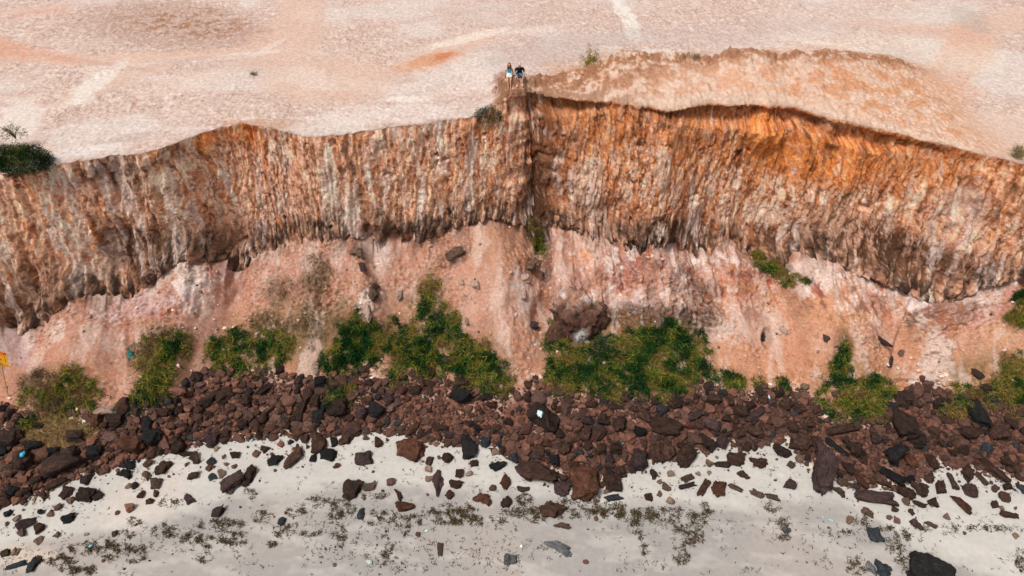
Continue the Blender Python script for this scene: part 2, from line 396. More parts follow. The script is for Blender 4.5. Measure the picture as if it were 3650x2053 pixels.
# ---- colours of the face
def face_colour():
    X, Z, H = Xf, Zf, Hf
    w1 = 0.35 * fbm(X * 1.2, Z * 0.9, o=3, seed=120)
    w2 = 0.5 * fbm(X * 1.2, Z * 0.9, o=2, seed=124)
    streak = fbm((X + .5 * w1) * 3.8, (Z + w2) * 0.42, o=5, seed=130, gain=.74)
    mott = fbm((X + w1) * 2.4, (Z + w2) * 1.3, o=5, seed=135, gain=.68)
    pat = fbm(X * 0.30, Z * 0.28, o=3, seed=140)
    right = sstep(1280, 1480, DX)
    orange = np.clip(blob(DX, DY, 2050, 330, 640, 130, 6, soft=.5) * .95 + .75 * blob(DX, DY, 1560, 360, 260, 110, 0) * .7 + .55 * blob(DX, DY, 620, 350, 260, 45, 0) + .55 * blob(DX, DY, 170, 560, 120, 90, 0)
                     + .5 * blob(DX, DY, 300, 590, 80, 50) + .5 * blob(DX, DY, 1240, 400, 80, 130) + .35 * right, 0, 1)
    c = np.empty(X.shape + (3,)); c[:] = PINK * 1.0
    c = mixc(c, TAN, sstep(-.3, .3, pat) * .8)
    c = mixc(c, ORANGE, np.clip(orange * sstep(-.42, .12, mott + .25 * (orange - .5) + .3 * pat), 0, 1) * .92)
    c = mixc(c, BROWN * 1.15, sstep(.02, .20, streak + .35 * mott) * (.52 + .26 * right - .22 * orange))
    c = mixc(c, ORANGE * .85, sstep(.0, .25, -mott) * sstep(.0, .2, streak) * .5)
    wh = sstep(-.03, .07, -streak - .30 * mott) * sstep(-.35, .0, .6 * pat - mott + .16)
    whs = np.clip(.95 - .5 * blob(DX, DY, 2050, 360, 560, 90, 8) , 0, 1)
    c = mixc(c, np.where((pat > .02)[..., None], WHITE * np.array([1.10, 1.02, .99]), np.array([.80, .53, .42])), wh * whs * .9)
    c = mixc(c, np.array([.60, .42, .34]), sstep(.12, .3, mott) * .6)
    fine = fbm((X + .5 * w1) * 5.5, (Z + .5 * w2) * 2.6, o=3, seed=150, gain=.75)
    c = mixc(c, BROWN * .75, sstep(.06, .30, fine) * .72)
    c = mixc(c, DARK * 1.5, sstep(.28, .5, fine + .3 * streak) * .7)
    c = mixc(c, WHITE * np.array([1.05, .98, .93]), sstep(.12, .36, -fine) * .62 * whs)
    # lichen-dark crust
    crust = near_lip * sstep(-.25, .12, mott + .35 * (near_lip - .4))
    c = mixc(c, GREYB * np.array([.95, .85, .78]), crust * .85)
    c = mixc(c, DARK * 1.1, near_lip * sstep(-.14, .12, streak + .35 * fine) * .92)
    c = mixc(c, np.array([.46, .37, .335]), near_lip * sstep(.04, .22, -fine) * .7)
    c = mixc(c, np.array([.50, .29, .19]), near_lip * sstep(.05, .22, -streak) * .6)
    for (bx, by, rx_, ry_, ro, col_, st) in [
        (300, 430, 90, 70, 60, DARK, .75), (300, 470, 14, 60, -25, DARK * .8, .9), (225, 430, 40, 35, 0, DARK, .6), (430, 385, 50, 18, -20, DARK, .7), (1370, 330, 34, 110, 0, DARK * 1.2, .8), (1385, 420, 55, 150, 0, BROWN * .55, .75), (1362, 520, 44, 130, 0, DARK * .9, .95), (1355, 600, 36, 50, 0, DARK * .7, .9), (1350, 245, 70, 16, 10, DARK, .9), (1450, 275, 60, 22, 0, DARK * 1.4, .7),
        (1700, 285, 120, 14, -3, BROWN * .7, .7), (1850, 272, 90, 10, 0, DARK, .8), (2060, 310, 60, 14, 20, DARK, .6), (2300, 365, 120, 10, 14, BROWN * .6, .7), (300, 610, 50, 60, 50, DARK, .6), (340, 640, 20, 60, -25, DARK, .6), (1690, 590, 120, 50, 0, DARK * .75, .95), (2230, 620, 180, 52, 12, DARK * .8, .95), (2000, 592, 130, 30, 6, DARK * 1.0, .85), (2420, 665, 120, 40, 0, DARK * 1.1, .85), (640, 592, 170, 30, -6, DARK * 1.0, .85), (360, 630, 110, 70, 20, DARK * .9, .9), (60, 760, 90, 60, 20, DARK * 1.0, .85), (1040, 566, 150, 22, 0, DARK * 1.3, .8), (1490, 550, 60, 50, 0, GREYB, .6),  # dark and brown strips just under the right rim paint the overhang shadow
        (470, 620, 150, 60, -20, GREYB * .8, .5), (120, 720, 110, 80, 20, GREYB * .9, .5), (860, 520, 130, 20, 0, GREYB, .4), (1230, 520, 60, 25, 0, GREYB * 1.2, .5),
        (830, 460, 26, 90, 0, WHITE, .75), (885, 500, 22, 50, 0, WHITE, .7), (420, 470, 22, 60, -20, WHITE, .65), (200, 600, 30, 50, 0, WHITE, .6), (270, 660, 50, 50, 0, WHITE * .8, .5), (130, 580, 30, 60, -15, WHITE * .9, .5), (1670, 420, 22, 60, 0, WHITE, .6), (1660, 590, 22, 30, 0, WHITE, .7), (2060, 560, 70, 45, 0, np.array([.62, .42, .33]), .6), (1930, 540, 50, 30, 0, WHITE, .5), (1480, 470, 40, 70, 0, WHITE * .9, .5), (2420, 520, 60, 50, -30, WHITE * .8, .45),
        (520, 345, 22, 30, -20, ORANGE, .8), (620, 340, 60, 30, 0, ORANGE * 1.05, .7), (1920, 340, 50, 60, 0, ORANGE * 1.15, .7), (2080, 400, 160, 60, 8, ORANGE * 1.1, .6), (2160, 720, 30, 40, 0, WHITE, .5)]:
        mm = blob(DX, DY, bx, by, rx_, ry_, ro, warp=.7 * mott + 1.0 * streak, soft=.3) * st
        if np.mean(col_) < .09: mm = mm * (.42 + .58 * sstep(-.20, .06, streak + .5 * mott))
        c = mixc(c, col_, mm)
    tong = .8 * sstep(1.1, .0, Z - FZs) * sstep(-.05, .18, fbm(X * 1.3, Z * .25, o=4, seed=156, gain=.65) - .10 * near_lip)
    c = mixc(c, [.60, .33, .25], tong * .85)
    c = c * [1.12, .96, .84]
    c = mixc(c, [.58, .20, .055], right * sstep(-.05, .2, pat + .5 * mott) * sstep(5.5, 1.0, Hf) * .5)
    vs = fbm((X + .3 * w1) * 1.5, (Z + .6 * w2) * .22, o=4, seed=153, gain=.65)
    c = mixc(c, [.76, .585, .52], sstep(.10, .24, vs) * sstep(-.3, .0, -orange * .6 + .25 + mott) * .6)
    c = mixc(c, [.14, .065, .035], sstep(.14, .28, -vs) * sstep(-.1, .15, mott) * .75)
    fs = fbm((X + .4 * w1) * 5.0, (Z + .5 * w2) * 0.95, o=4, seed=152, gain=.75)
    c = mixc(c, np.maximum(c * [.50, .40, .34], .008), sstep(.08, .28, fs) * .72)
    c = mixc(c, np.minimum(c * 1.3 + [.13, .075, .05], .8), sstep(.02, .22, -fs) * .68 * sstep(.04, .17, c.mean(-1)))
    p2_ = fbm(X * .28, Z * .2 + 7, o=3, seed=158)
    bd = sstep(2.2, .6, Z - FZs + 1.0 * fbm(X * .8, Z * .5, o=3, seed=159)) * sstep(-.25, .05, p2_)
    c = mixc(c, [.16, .098, .068], bd * sstep(-.22, .02, fs + .3 * streak) * .8)
    c = mixc(c, [.045, .027, .020], bd * sstep(-.02, .16, fs + .4 * streak) * .9)
    return c
cf = face_colour()
cu = np.repeat((cf[-1] * .8)[None], NU, 0)

def slope_colour():
    X, Y, Z = Xt, Yt, Zt
    n1 = fbm(X * .45, Y * .5, Z * .2, o=4, seed=160); n2 = fbm(X * 2.2, Y * 2.0, Z * 1.2, o=4, seed=165, gain=.65); n3 = fbm(X * 7, Y * 7, Z * 5, o=2, seed=168)
    right = sstep(1350, 1900, DXt)
    c = np.empty(X.shape + (3,)); c[:] = np.array([.47, .245, .18])
    c = mixc(c, np.array([.50, .245, .145]), right * .8)
    c = mixc(c, np.array([.50, .24, .13]), sstep(0, .4, n1) * (.35 + .3 * right))
    c = mixc(c, np.array([.54, .345, .275]), sstep(.05, .4, -n1) * .5)
    c = mixc(c, BROWN * 1.2, sstep(.10, .36, n2) * (.45 + .3 * rough_t))
    c = mixc(c, DARK * 2.0, sstep(.30, .46, n2 + .25 * n3) * rough_t * .7)
    c = mixc(c, WHITE, sstep(.22, .42, -n2) * .45)
    # marbled clay right under the crust
    band = sstep(.36, .04, tt + .25 * n1) * (.35 + .65 * right)
    vein = fbm((X + .3 * n2) * 1.5, Z * .7, Y * .5, o=4, seed=172, gain=.6)
    c = mixc(c, WHITE * 1.02, band * sstep(.04, .2, vein) * .85)
    c = mixc(c, RED * 1.15, band * sstep(.08, .26, -vein) * (.25 + .45 * right))
    c = mixc(c, np.array([.50, .30, .29]), band * sstep(.1, .3, n2) * .6)
    for (bx, by, rx_, ry_, ro, col_, st) in [
        (475, 705, 34, 58, 8, WHITE * 1.1, .95), (520, 690, 10, 40, -10, WHITE, .8), (150, 830, 25, 30, 20, WHITE, .6), (590, 680, 20, 40, 20, WHITE * .9, .5), (560, 650, 45, 60, 0, np.array([.52, .24, .18]), .5), (350, 770, 120, 28, -12, np.array([.60, .42, .42]), .6), (430, 790, 60, 14, -10, RED * 1.3, .4), (40, 870, 50, 60, 0, np.array([.50, .38, .38]), .7),
        (1745, 655, 26, 18, 0, WHITE * 1.1, .9), (2060, 690, 70, 30, 15, WHITE * 1.1, .85), (2050, 725, 60, 18, 0, WHITE * 1.05, .8), (2340, 745, 75, 38, -10, WHITE * 1.1, .9), (2480, 740, 60, 26, -30, WHITE, .6), (2370, 780, 60, 20, -8, np.array([.5, .27, .24]), .6), (2470, 790, 70, 30, -15, np.array([.50, .27, .25]), .6),
        (1590, 650, 90, 25, 0, RED, .5), (1480, 650, 14, 26, 0, ORANGE * 1.35, .8), (1560, 690, 40, 40, 0, RED * .8, .5), (1740, 745, 45, 40, 0, BROWN * .6, .6), (1690, 700, 30, 50, 10, WHITE, .5), (1850, 720, 60, 55, 0, np.array([.45, .17, .08]), .6), (1875, 750, 30, 12, 0, RED, .7), (1640, 760, 70, 28, 0, WHITE, .55), (1560, 800, 80, 26, 0, DARK * 1.3, .7), (1730, 820, 70, 30, 0, BROWN * .45, .75), (1800, 830, 40, 30, 0, WHITE * .9, .5), (1720, 830, 26, 26, 0, WHITE, .4), (1890, 810, 60, 60, 0, WHITE * .9, .4),
        (1260, 640, 90, 80, 0, np.array([.43, .225, .135]), .8), (1250, 760, 110, 120, 0, np.array([.48, .27, .20]), .8), (1370, 640, 14, 90, -5, DARK * 1.3, .85), (1330, 665, 50, 26, 0, BROWN * .7, .6), (1365, 760, 20, 40, 0, BROWN * .5, .7), (1310, 740, 22, 70, -8, WHITE * .9, .5),
        (1150, 635, 32, 18, -35, GREYB, .75), (1110, 655, 18, 14, 0, GREYB * 1.1, .7), (900, 630, 22, 20, 0, GREYB * .7, .85), (912, 655, 10, 26, -20, DARK, .8), (925, 680, 28, 40, 0, TAN, .4), (925, 740, 30, 50, 5, GREYB, .55), (922, 775, 22, 36, 0, WHITE, .85), (945, 720, 12, 10, 0, DARK, .7), (1005, 735, 8, 22, 0, WHITE, .7), (960, 640, 26, 46, -20, WHITE * .95, .5),
        (790, 710, 40, 80, 12, GREYB * .7, .55), (710, 730, 50, 50, 0, GREYB, .45), (740, 820, 120, 60, 0, np.array([.27, .18, .10]), .7), (860, 810, 50, 60, 0, np.array([.24, .16, .08]), .6), (400, 860, 80, 60, 0, GREYB * .8, .65), (440, 900, 40, 40, -30, DARK * 1.6, .5), (410, 950, 50, 60, 0, np.array([.20, .15, .07]), .6),
        (2330, 840, 70, 30, 0, DARK * 1.8, .3), (2320, 795, 50, 16, -25, DARK * 1.5, .75), (2410, 785, 60, 18, -25, DARK * 1.8, .6), (2317, 817, 9, 11, 0, np.array([.01, .01, .01]), .95), (1929, 848, 6, 15, 0, np.array([.01, .01, .012]), .98), (2350, 900, 42, 70, 0, WHITE * .97, .65), (2380, 950, 60, 18, 8, WHITE * .9, .5), (2310, 1000, 22, 50, -10, WHITE * 1.05, .8), (2200, 850, 18, 24, -30, GREYB, .6), (2100, 770, 90, 60, 0, np.array([.55, .28, .15]), .6), (2010, 740, 30, 60, 10, GREYB * 1.5, .4), (2520, 860, 60, 60, 0, np.array([.50, .26, .15]), .6), (2100, 855, 14, 22, 0, DARK * 2, .6), (2130, 870, 20, 16, 0, BROWN * .5, .6)]:  # two near-black dabs paint the darkness inside cavities
        mm = blob(DXt, DYt, bx, by, rx_, ry_, ro, warp=1.1 * n2 + .35 * n3, soft=.28) * st
        c = mixc(c, col_, mm)
    topm = sstep(.20, .0, tt + .10 * n2 + .06 * n1) * sstep(-.05, .12, fbm(X * 1.6, Z * .3, o=4, seed=176, gain=.65))
    c = mixc(c, GREYB * .9, topm * .75); c = mixc(c, DARK * 1.3, topm * sstep(.0, .25, n2) * .7)
    fl_ = fbm(X * 3.2, Z * .8, Y * .6, o=3, seed=178, gain=.7)
    c = mixc(c, BROWN * .9, band * sstep(.1, .32, fl_) * .6)
    mz = MZ if True else np.clip(blob(DXt, DYt, 1650, 700, 300, 95, 4, warp=.6 * n1) + .8 * blob(DXt, DYt, 2200, 740, 330, 60, 8, warp=.6 * n1) + .7 * blob(DXt, DYt, 500, 730, 260, 60, -16, warp=.6 * n1), 0, 1)
    va = fbm((X + .3 * n2) * 1.3, Z * .8 + Y * .3, o=5, seed=190, gain=.68); vb = fbm((X + .3 * n2) * 1.9 + 9, Z * 1.0, o=4, seed=195, gain=.7)
    c = mixc(c, WHITE * 1.0, mz * sstep(.10, .20, va) * .8)
    c = mixc(c, [.12, .055, .045], mz * (.4 + .6 * right) * sstep(.05, .18, -va) * .9)
    c = mixc(c, [.48, .13, .075], mz * right * sstep(.10, .26, vb) * .65)
    c = mixc(c, [.52, .34, .34], mz * sstep(.10, .26, -vb) * .6)
    dk = np.clip(blob(DXt, DYt, 1640, 805, 150, 36, 4, warp=.5 * n2) + .7 * blob(DXt, DYt, 1760, 760, 50, 50, 0, warp=.5 * n2), 0, 1)
    c = mixc(c, [.060, .032, .030], dk * sstep(-.22, .08, va + .3 * n3) * .9)
    # dried plant litter around the creepers
    for (bx, by, rx_, ry_, ro) in [(150, 980, 110, 70, 0), (400, 930, 80, 90, 0), (640, 880, 120, 80, 0), (780, 870, 60, 80, 0), (890, 870, 80, 100, 0), (1060, 830, 110, 120, 0), (1080, 730, 35, 50, 20), (1215, 920, 90, 90, 30), (1450, 900, 100, 110, 0), (1560, 870, 120, 90, 0), (1690, 900, 100, 100, 0), (1830, 955, 60, 30, 0), (2150, 980, 110, 80, 0), (2120, 880, 22, 70, -10), (2480, 960, 130, 80, 0)]:
        mm = blob(DXt, DYt, bx, by, rx_, ry_, ro, warp=1.0 * n2, soft=.4)
        c = mixc(c, np.array([.19, .115, .05]), mm * (.35 + .6 * sstep(-.15, .2, n2)))
    ws = fbm(X * .8, Y * .25, Z * .15, o=4, seed=188, gain=.6)
    c = mixc(c, [.60, .44, .37], sstep(.08, .26, ws) * .55); c = mixc(c, [.40, .18, .11], sstep(.10, .28, -ws) * .45)
    n4 = fbm(X * 5, Y * 4, Z * 4, o=3, seed=179, gain=.75) * (.35 + .9 * rough_t)
    c = mixc(c, BROWN * 1.1, sstep(.16, .34, n4) * (.3 + .4 * rough_t)); c = mixc(c, [.60, .41, .33], sstep(.14, .32, -n4) * .5)
    c = c * (1 + .30 * n3)[..., None]
    return c
ct = slope_colour()
def bed_colour():
    X, Y = Xr_, Yr_
    n1 = fbm(X * .6, Y * .8, o=3, seed=180); n2 = fbm(X * 3, Y * 3, o=4, seed=185, gain=.65)
    c = np.empty(X.shape + (3,)); c[:] = np.array([.19, .080, .055])
    DXr, DYr, _ = proj(X, Yr_, Zr_)
    c = mixc(c, np.array([.50, .30, .23]), sstep(.12, .3, n1 + .4 * n2) * .8)
    c = mixc(c, np.array([.55, .36, .28]), sstep(.22, .0, tr + .3 * n2) * .7)
    c = mixc(c, np.array([.09, .045, .032]), sstep(.05, .3, n2) * .6)
    away = 1 - blob(DXr, DYr, 1120, 1040, 330, 80, 0, warp=.5 * n2)
    c = mixc(c, np.array([.045, .024, .018]), away * sstep(-.15, .2, n2) * .8)  # dark bed colour paints in the shade of gaps between rocks
    c = mixc(c, np.array([.60, .53, .47]), sstep(.86, .98, tr + .15 * n1 + .12 * n2))
    mat_ = blob(DXr, DYr, 150, 1085, 95, 42, 0, warp=.8 * n2, soft=.25)
    c = mixc(c, np.array([.31, .20, .085]), mat_ * .95)
    return c
cr = bed_colour()
n_all = len(VX)
M_cliff = earth_mat('cliff_clay', fine=.28, bump=.8, s1=7, s2=30, bdist=.06)
M_slope = earth_mat('slope_clay', fine=.16, bump=.55, s1=8, s2=34, bdist=.04)
def sub_sheet(name, r0, r1, cols, mat, kind='structure', label=None):
    V = np.stack([VX[r0:r1], VY[r0:r1], VZ[r0:r1]], -1).reshape(-1, 3)
    me = mesh_from(name, V, grid_faces(r1 - r0, NC), True, cols.reshape(-1, 3), mat)
    o = link(name, me, kind=kind)
    if label: o['label'] = label
    return o
allc = np.concatenate([cf, cu, ct, cr])
a0, a1, a2 = NF + NU, NF + NU + NT, NF + NU + NT + NR
sub_sheet('cliff', 0, a0, allc[:a0], M_cliff, label='orange and pink eroded clay cliff face with dark crust along its foot')
sub_sheet('hillside', a0 - 1, a1, allc[a0 - 1:a1], M_slope, label='pink clay slope below the cliff face')
sub_sheet('gravel_bed', a1 - 1, a2, allc[a1 - 1:a2], M_slope, label='reddish brown ground under the fallen rocks')

# ------------------------------------------------------------------ plateau above
dy1 = np.arange(0, 27, 0.088); dy2 = 27 + np.cumsum(np.geomspace(.2, 180, 40))
dv = np.concatenate([dy1, dy2])[:, None]; NP = len(dv)
Xp = XS + 0 * dv
flat = sstep(0, 6, dv)
Yp = RYs + dv
Ycr = np.interp(XS, cX, cY); Zcr = np.interp(XS, cX, cZ)
amp = sstep(cX[0] - .30, cX[0] + .25, Xp + .8 * fbm(Xp * .9, Yp * 1.3, o=3, seed=202)) * sstep(cX[-1] + 1.0, cX[-1] - 3.0, XS)
Ycr = np.maximum(Ycr, RYs + .4)
base = 13.3 + (RZs - 13.3) * np.exp(-dv / 2.0) + .10 * fbm(Xp * .12, Yp * .15, o=3, seed=200) * sstep(0, 3, dv)
tcr = np.clip((Yp - RYs) / (Ycr - RYs), 0, 1)
hump = RZs + (Zcr - RZs) * (tcr ** .9)
drop_w = np.interp(XS, [cX[0], cX[0] + 8, cX[-1] - 6, cX[-1]], [.7, .9, 3.5, 5])
fall = 1 - sstep(0, 1, (Yp - Ycr) / drop_w)
mound = np.where(Yp <= Ycr, hump, 13.3 + (Zcr - 13.3) * fall)
Zp = base * (1 - amp) + np.maximum(mound, base * (Yp > Ycr)) * amp
Zp[0] = VZ[0]
edx, edy = VX[0] - XS, VY[0] - RYs
fo_ = np.exp(-dv / .7)
Xp = Xp + edx * fo_; Yp = Yp + edy * fo_
DXp, DYp, _ = proj(Xp, Yp, Zp)
near = dv < 28
n_l = fbm(Xp * .16, Yp * .22, o=3, seed=210)
n_m = fbm(Xp * .9, Yp * 1.1, o=4, seed=214, gain=.6)
n_f = fbm(Xp * 3.0, Yp * 4.0, o=4, seed=218, gain=.65)
flake1, flake2 = worley(Xp * 3.2 + .5 * n_m, Yp * 3.4, seed=6)
Yp = Yp - edy * fo_ * 0
smoothm = np.zeros_like(Xp)
for (bx, by, rx_, ry_, ro, st) in [(120, 145, 240, 16, 4, .9), (440, 140, 260, 14, -3, .95), (700, 110, 130, 60, -20, .9), (760, 40, 60, 60, 0, .9), (820, 200, 170, 60, 0, .85), (300, 200, 180, 20, -20, .7), (60, 300, 60, 60, 0, .5), (1080, 155, 110, 22, -14, .95), (1150, 110, 110, 20, -14, .8), (2440, 110, 70, 55, 30, .95), (2300, 70, 160, 12, 8, .8), (2480, 340, 140, 50, 15, .9), (1750, 190, 230, 26, 3, .8), (2520, 60, 80, 30, -20, .8), (1650, 250, 120, 10, 0, .6), (80, 25, 90, 8, -6, .8), (850, 310, 250, 10, 0, .2)]:
    smoothm = np.maximum(smoothm, st * blob(DXp, DYp, bx, by, rx_, ry_, ro, warp=.3 * n_m, soft=.3))
crustm = np.clip(1 - smoothm, 0, 1) * (.45 + .55 * sstep(-.25, .2, n_l + .3 * n_m))
Zp = Zp + near * sstep(0, .4, dv) * crustm * (.10 * n_f + .09 * (.45 - flake1))
onm = amp * sstep(Ycr + 1.2, Ycr + .2, Yp)
seatm = blob(DXp, DYp, 1295, 203, 34, 16, soft=.35)
Zp = Zp + near * sstep(0, .3, dv) * onm * (1 - seatm) * (.20 * fbm(Xp * 1.4, Yp * 1.4, o=4, seed=222, gain=.6) + (.16 + .22 * sstep(-.1, .2, fbm(Xp * .5, Yp * 0, o=2, seed=224))) * n_f * np.exp(-((Yp - Ycr) / .8) ** 2) * 1.6 + .10 * (.45 - flake1))
# knobby outcrop where the couple sits
ko = blob(DXp, DYp, 1290, 215, 70, 34, soft=.4) * amp
kd = np.clip(blob(DXp, DYp, 1296, 208, 34, 22, soft=.4) + seatm, 0, 1)
Zp = Zp + ko * (1 - kd) * (.55 * n_f + .50 * fbm(Xp * 1.6, Yp * 1.9, o=3, seed=270) + .22 * (.45 - flake1)) * sstep(.1, .5, dv)
SEAT = []
for dx_ in (1281.5, 1307.0):
    SEAT.append(at_z(dx_, np.interp(dx_, CREST[:, 0], CREST[:, 1]), np.interp(dx_, CREST[:, 0], CREST[:, 2])))
SEAT = np.array(SEAT); sx0, sy0, sz0 = SEAT.mean(0)
ft = np.interp(Xp, [SEAT[0, 0], SEAT[1, 0]], [.455, .37])
yrel = Yp - (sy0 - .08)
zt_ = sz0 + .09 - ft * sstep(-.33, -.56, yrel) + .04 * n_f
sm_ = sstep(.78, .52, np.abs(Xp - sx0) + .12 * n_m) * sstep(.75, .35, yrel) * sstep(-1.15, -.80, yrel)
Zp = Zp * (1 - sm_) + zt_ * sm_
DXp, DYp, _ = proj(Xp, Yp, Zp)
def plateau_colour():
    c = np.empty(Xp.shape + (3,)); c[:] = [.60, .445, .385]
    c = mixc(c, np.array([.60, .43, .36]), sstep(-.1, .35, n_l) * .6)
    c = mixc(c, np.array([.66, .59, .55]), sstep(0, .3, -n_l) * .6)
    c = mixc(c, np.array([.62, .42, .33]), smoothm * .75)
    c = mixc(c, np.array([.70, .62, .57]), crustm * sstep(.05, .3, n_f) * .55)
    fb1, fb2 = worley(Xp * 1.1 + .8 * n_m, Yp * 1.5 + .4 * n_f, seed=9)
    crack = np.maximum(sstep(.14, .0, flake2 - flake1) * sstep(-.08, .15, n_m + .2 * n_f), .8 * sstep(.07, .0, fb2 - fb1) * sstep(.0, .2, n_f + .1))
    c = mixc(c, np.array([.38, .24, .19]), crustm * crack * .8)
    c = mixc(c, np.array([.40, .28, .25]), crustm * sstep(.08, .34, -n_f - .2 * n_m) * .75)
    la = fbm(Xp * 1.5, Yp * 1.7, o=4, seed=260, gain=.7); lb = fbm(Xp * 3.4, Yp * 3.2, o=3, seed=264, gain=.7)
    pm = sstep(-.05, .22, fbm(Xp * .5, Yp * .7, o=3, seed=268))
    lines = np.maximum(sstep(.06, .0, np.abs(la)) * (.35 + .65 * pm), .8 * sstep(.07, .0, np.abs(lb)) * pm)
    c = mixc(c, [.33, .19, .15], crustm * lines * .72)
    c = mixc(c, [.72, .61, .555], crustm * sstep(.10, .30, la) * .55)
    ov = blob(DXp, DYp, 420, 66, 235, 62, 3, warp=.5 * n_m + .3 * n_f, soft=.3)
    c = mixc(c, [.42, .28, .235], ov * (.35 + .45 * sstep(-.2, .2, lb)))
    c = mixc(c, [.32, .15, .075], ov * sstep(-.05, .2, la + .5 * n_m) * blob(DXp, DYp, 500, 55, 190, 45, 3, soft=.5) * .85)
    for (bx, by, rx_, ry_, ro, col_, st) in [
        (600, 140, 120, 7, -6, [.70, .60, .54], .7), (680, 118, 60, 6, -28, [.70, .58, .52], .6), (330, 160, 160, 6, -6, [.69, .58, .52], .7), (450, 150, 200, 5, -3, [.54, .36, .30], .6), (220, 155, 180, 6, 8, [.55, .35, .29], .7), (1180, 95, 130, 9, -14, [.72, .61, .54], .8), (1330, 75, 90, 6, -8, [.70, .58, .52], .6), (1000, 60, 240, 5, -10, [.52, .36, .31], .4), (1230, 200, 120, 30, -10, [.70, .60, .56], .5), (960, 290, 200, 24, -3, [.70, .61, .57], .5), (1020, 250, 60, 8, 0, [.76, .68, .62], .6), (700, 305, 60, 6, 0, [.42, .27, .20], .5), (640, 312, 90, 7, 3, [.50, .28, .17], .6), (180, 385, 120, 12, -12, [.68, .62, .60], .6), (330, 345, 60, 10, -10, [.44, .33, .30], .5), (2000, 60, 200, 20, 4, [.50, .37, .33], .4), (2120, 120, 180, 8, 10, [.72, .63, .56], .5), (2380, 140, 20, 60, 35, [.60, .36, .26], .7), (2470, 150, 60, 40, 20, [.70, .60, .52], .5), (100, 40, 40, 7, -4, [.70, .58, .52], .7), (120, 42, 6, 8, 20, [.42, .25, .19], .7), (730, 90, 8, 40, 30, [.56, .38, .32], .5), (800, 60, 10, 50, 20, [.56, .38, .32], .4), (780, 200, 60, 30, 10, [.68, .56, .49], .5), (830, 180, 8, 26, 10, [.54, .38, .33], .5), (850, 240, 60, 14, 0, [.58, .38, .30], .5), (470, 205, 120, 26, -15, [.66, .50, .43], .5), (240, 210, 90, 18, -35, [.72, .62, .56], .7), (560, 165, 200, 20, 0, [.44, .33, .29], .15), (60, 130, 140, 16, 8, [.60, .33, .24], .55), (10, 120, 60, 30, 20, [.58, .30, .20], .5), (90, 35, 90, 10, -6, [.58, .34, .27], .5),
        (1080, 152, 80, 15, -15, [.58, .28, .16], .8), (1110, 143, 28, 7, -18, [.50, .16, .06], .7), (1560, 20, 16, 30, -30, [.74, .68, .62], .8), (1590, 70, 18, 36, -12, [.74, .68, .62], .8), (1535, 124, 32, 9, 0, [.74, .68, .62], .9), (1640, 130, 70, 9, 5, [.72, .65, .60], .6), (1420, 125, 200, 40, -8, [.44, .34, .33], .45), (1750, 90, 220, 30, 0, [.50, .40, .38], .35), (1300, 40, 200, 36, 0, [.50, .37, .33], .3),
        (230, 215, 60, 26, -40, [.70, .62, .56], .55), (50, 300, 60, 50, -40, [.72, .66, .62], .6), (1750, 195, 350, 55, 3, [.56, .33, .22], .75), (2150, 200, 260, 70, 8, [.57, .31, .20], .75), (1560, 155, 60, 20, -30, [.33, .15, .075], .75), (1420, 190, 110, 12, -12, [.46, .22, .11], .7), (1290, 208, 50, 22, 0, [.30, .14, .07], .75), (1350, 215, 60, 14, 0, [.52, .30, .19], .6), (1850, 130, 36, 9, 0, [.30, .16, .10], .75), (1930, 133, 30, 9, 10, [.42, .22, .13], .6), (2080, 150, 90, 14, 8, [.38, .24, .18], .5), (2120, 210, 70, 26, 20, [.44, .20, .09], .35),
        (1620, 262, 260, 9, 2, [.60, .48, .38], .7), (1800, 245, 240, 8, 0, [.62, .50, .42], .5), (1900, 248, 90, 12, 4, [.26, .20, .15], .9), (1800, 250, 70, 7, 0, [.34, .27, .22], .7), (2080, 290, 70, 10, 20, [.42, .33, .27], .6), (2170, 298, 100, 16, 14, [.20, .15, .11], .9), (2270, 325, 90, 11, 14, [.18, .13, .10], .9), (2120, 300, 20, 8, -20, [.13, .13, .08], .6), (2230, 335, 120, 7, 14, [.66, .56, .48], .5),
        (2440, 115, 60, 70, 25, [.60, .36, .26], .6), (2280, 75, 180, 14, 8, [.58, .38, .31], .5), (2440, 50, 60, 24, 30, [.40, .35, .30], .5), (2360, 215, 110, 60, 10, [.60, .36, .25], .5), (2520, 330, 120, 60, 0, [.62, .46, .38], .6), (2300, 130, 200, 36, 8, [.68, .58, .50], .4), (2180, 40, 260, 30, 0, [.62, .52, .47], .3), (700, 340, 600, 10, 3, [.66, .58, .54], .3)]:
        mm = blob(DXp, DYp, bx, by, rx_, ry_, ro, warp=.7 * n_m + .55 * n_f, soft=.26) * st
        c = mixc(c, col_, mm)
    lft = sstep(1760, 1560, DXp)
    rgt = sstep(1900, 2050, DXp)
    c = mixc(c, [.60, .34, .225], onm * .9)
    c = mixc(c, [.58, .28, .15], onm * rgt * .6)
    c = mixc(c, [.66, .50, .41], onm * sstep(.0, .2, -n_m + .15 * rgt) * .7)
    c = mixc(c, [.45, .19, .08], onm * np.clip(lines * (.4 + .6 * rgt) + .5 * rgt * sstep(.1, .3, la), 0, 1) * .75)
    c = mixc(c, [.64, .52, .44], np.exp(-((dv - .5) / .45) ** 2) * amp * sstep(-.3, .2, n_m) * .7)
    c = mixc(c, [.34, .17, .10], onm * sstep(-.10, .2, n_m + .6 * n_f + .3 * lft - .22) * (.10 + .6 * lft))
    c = mixc(c, [.30, .14, .075], np.exp(-((Yp - Ycr + .25) / (.75 + 1.3 * lft)) ** 2) * amp * sstep(-.25, .1, n_f + n_m) * .9)
    c = mixc(c, [.24, .11, .055], ko * sstep(-.25, .15, n_f) * .9)
    c = mixc(c, [.50, .33, .23], ko * sstep(.1, .3, -n_f) * .5)
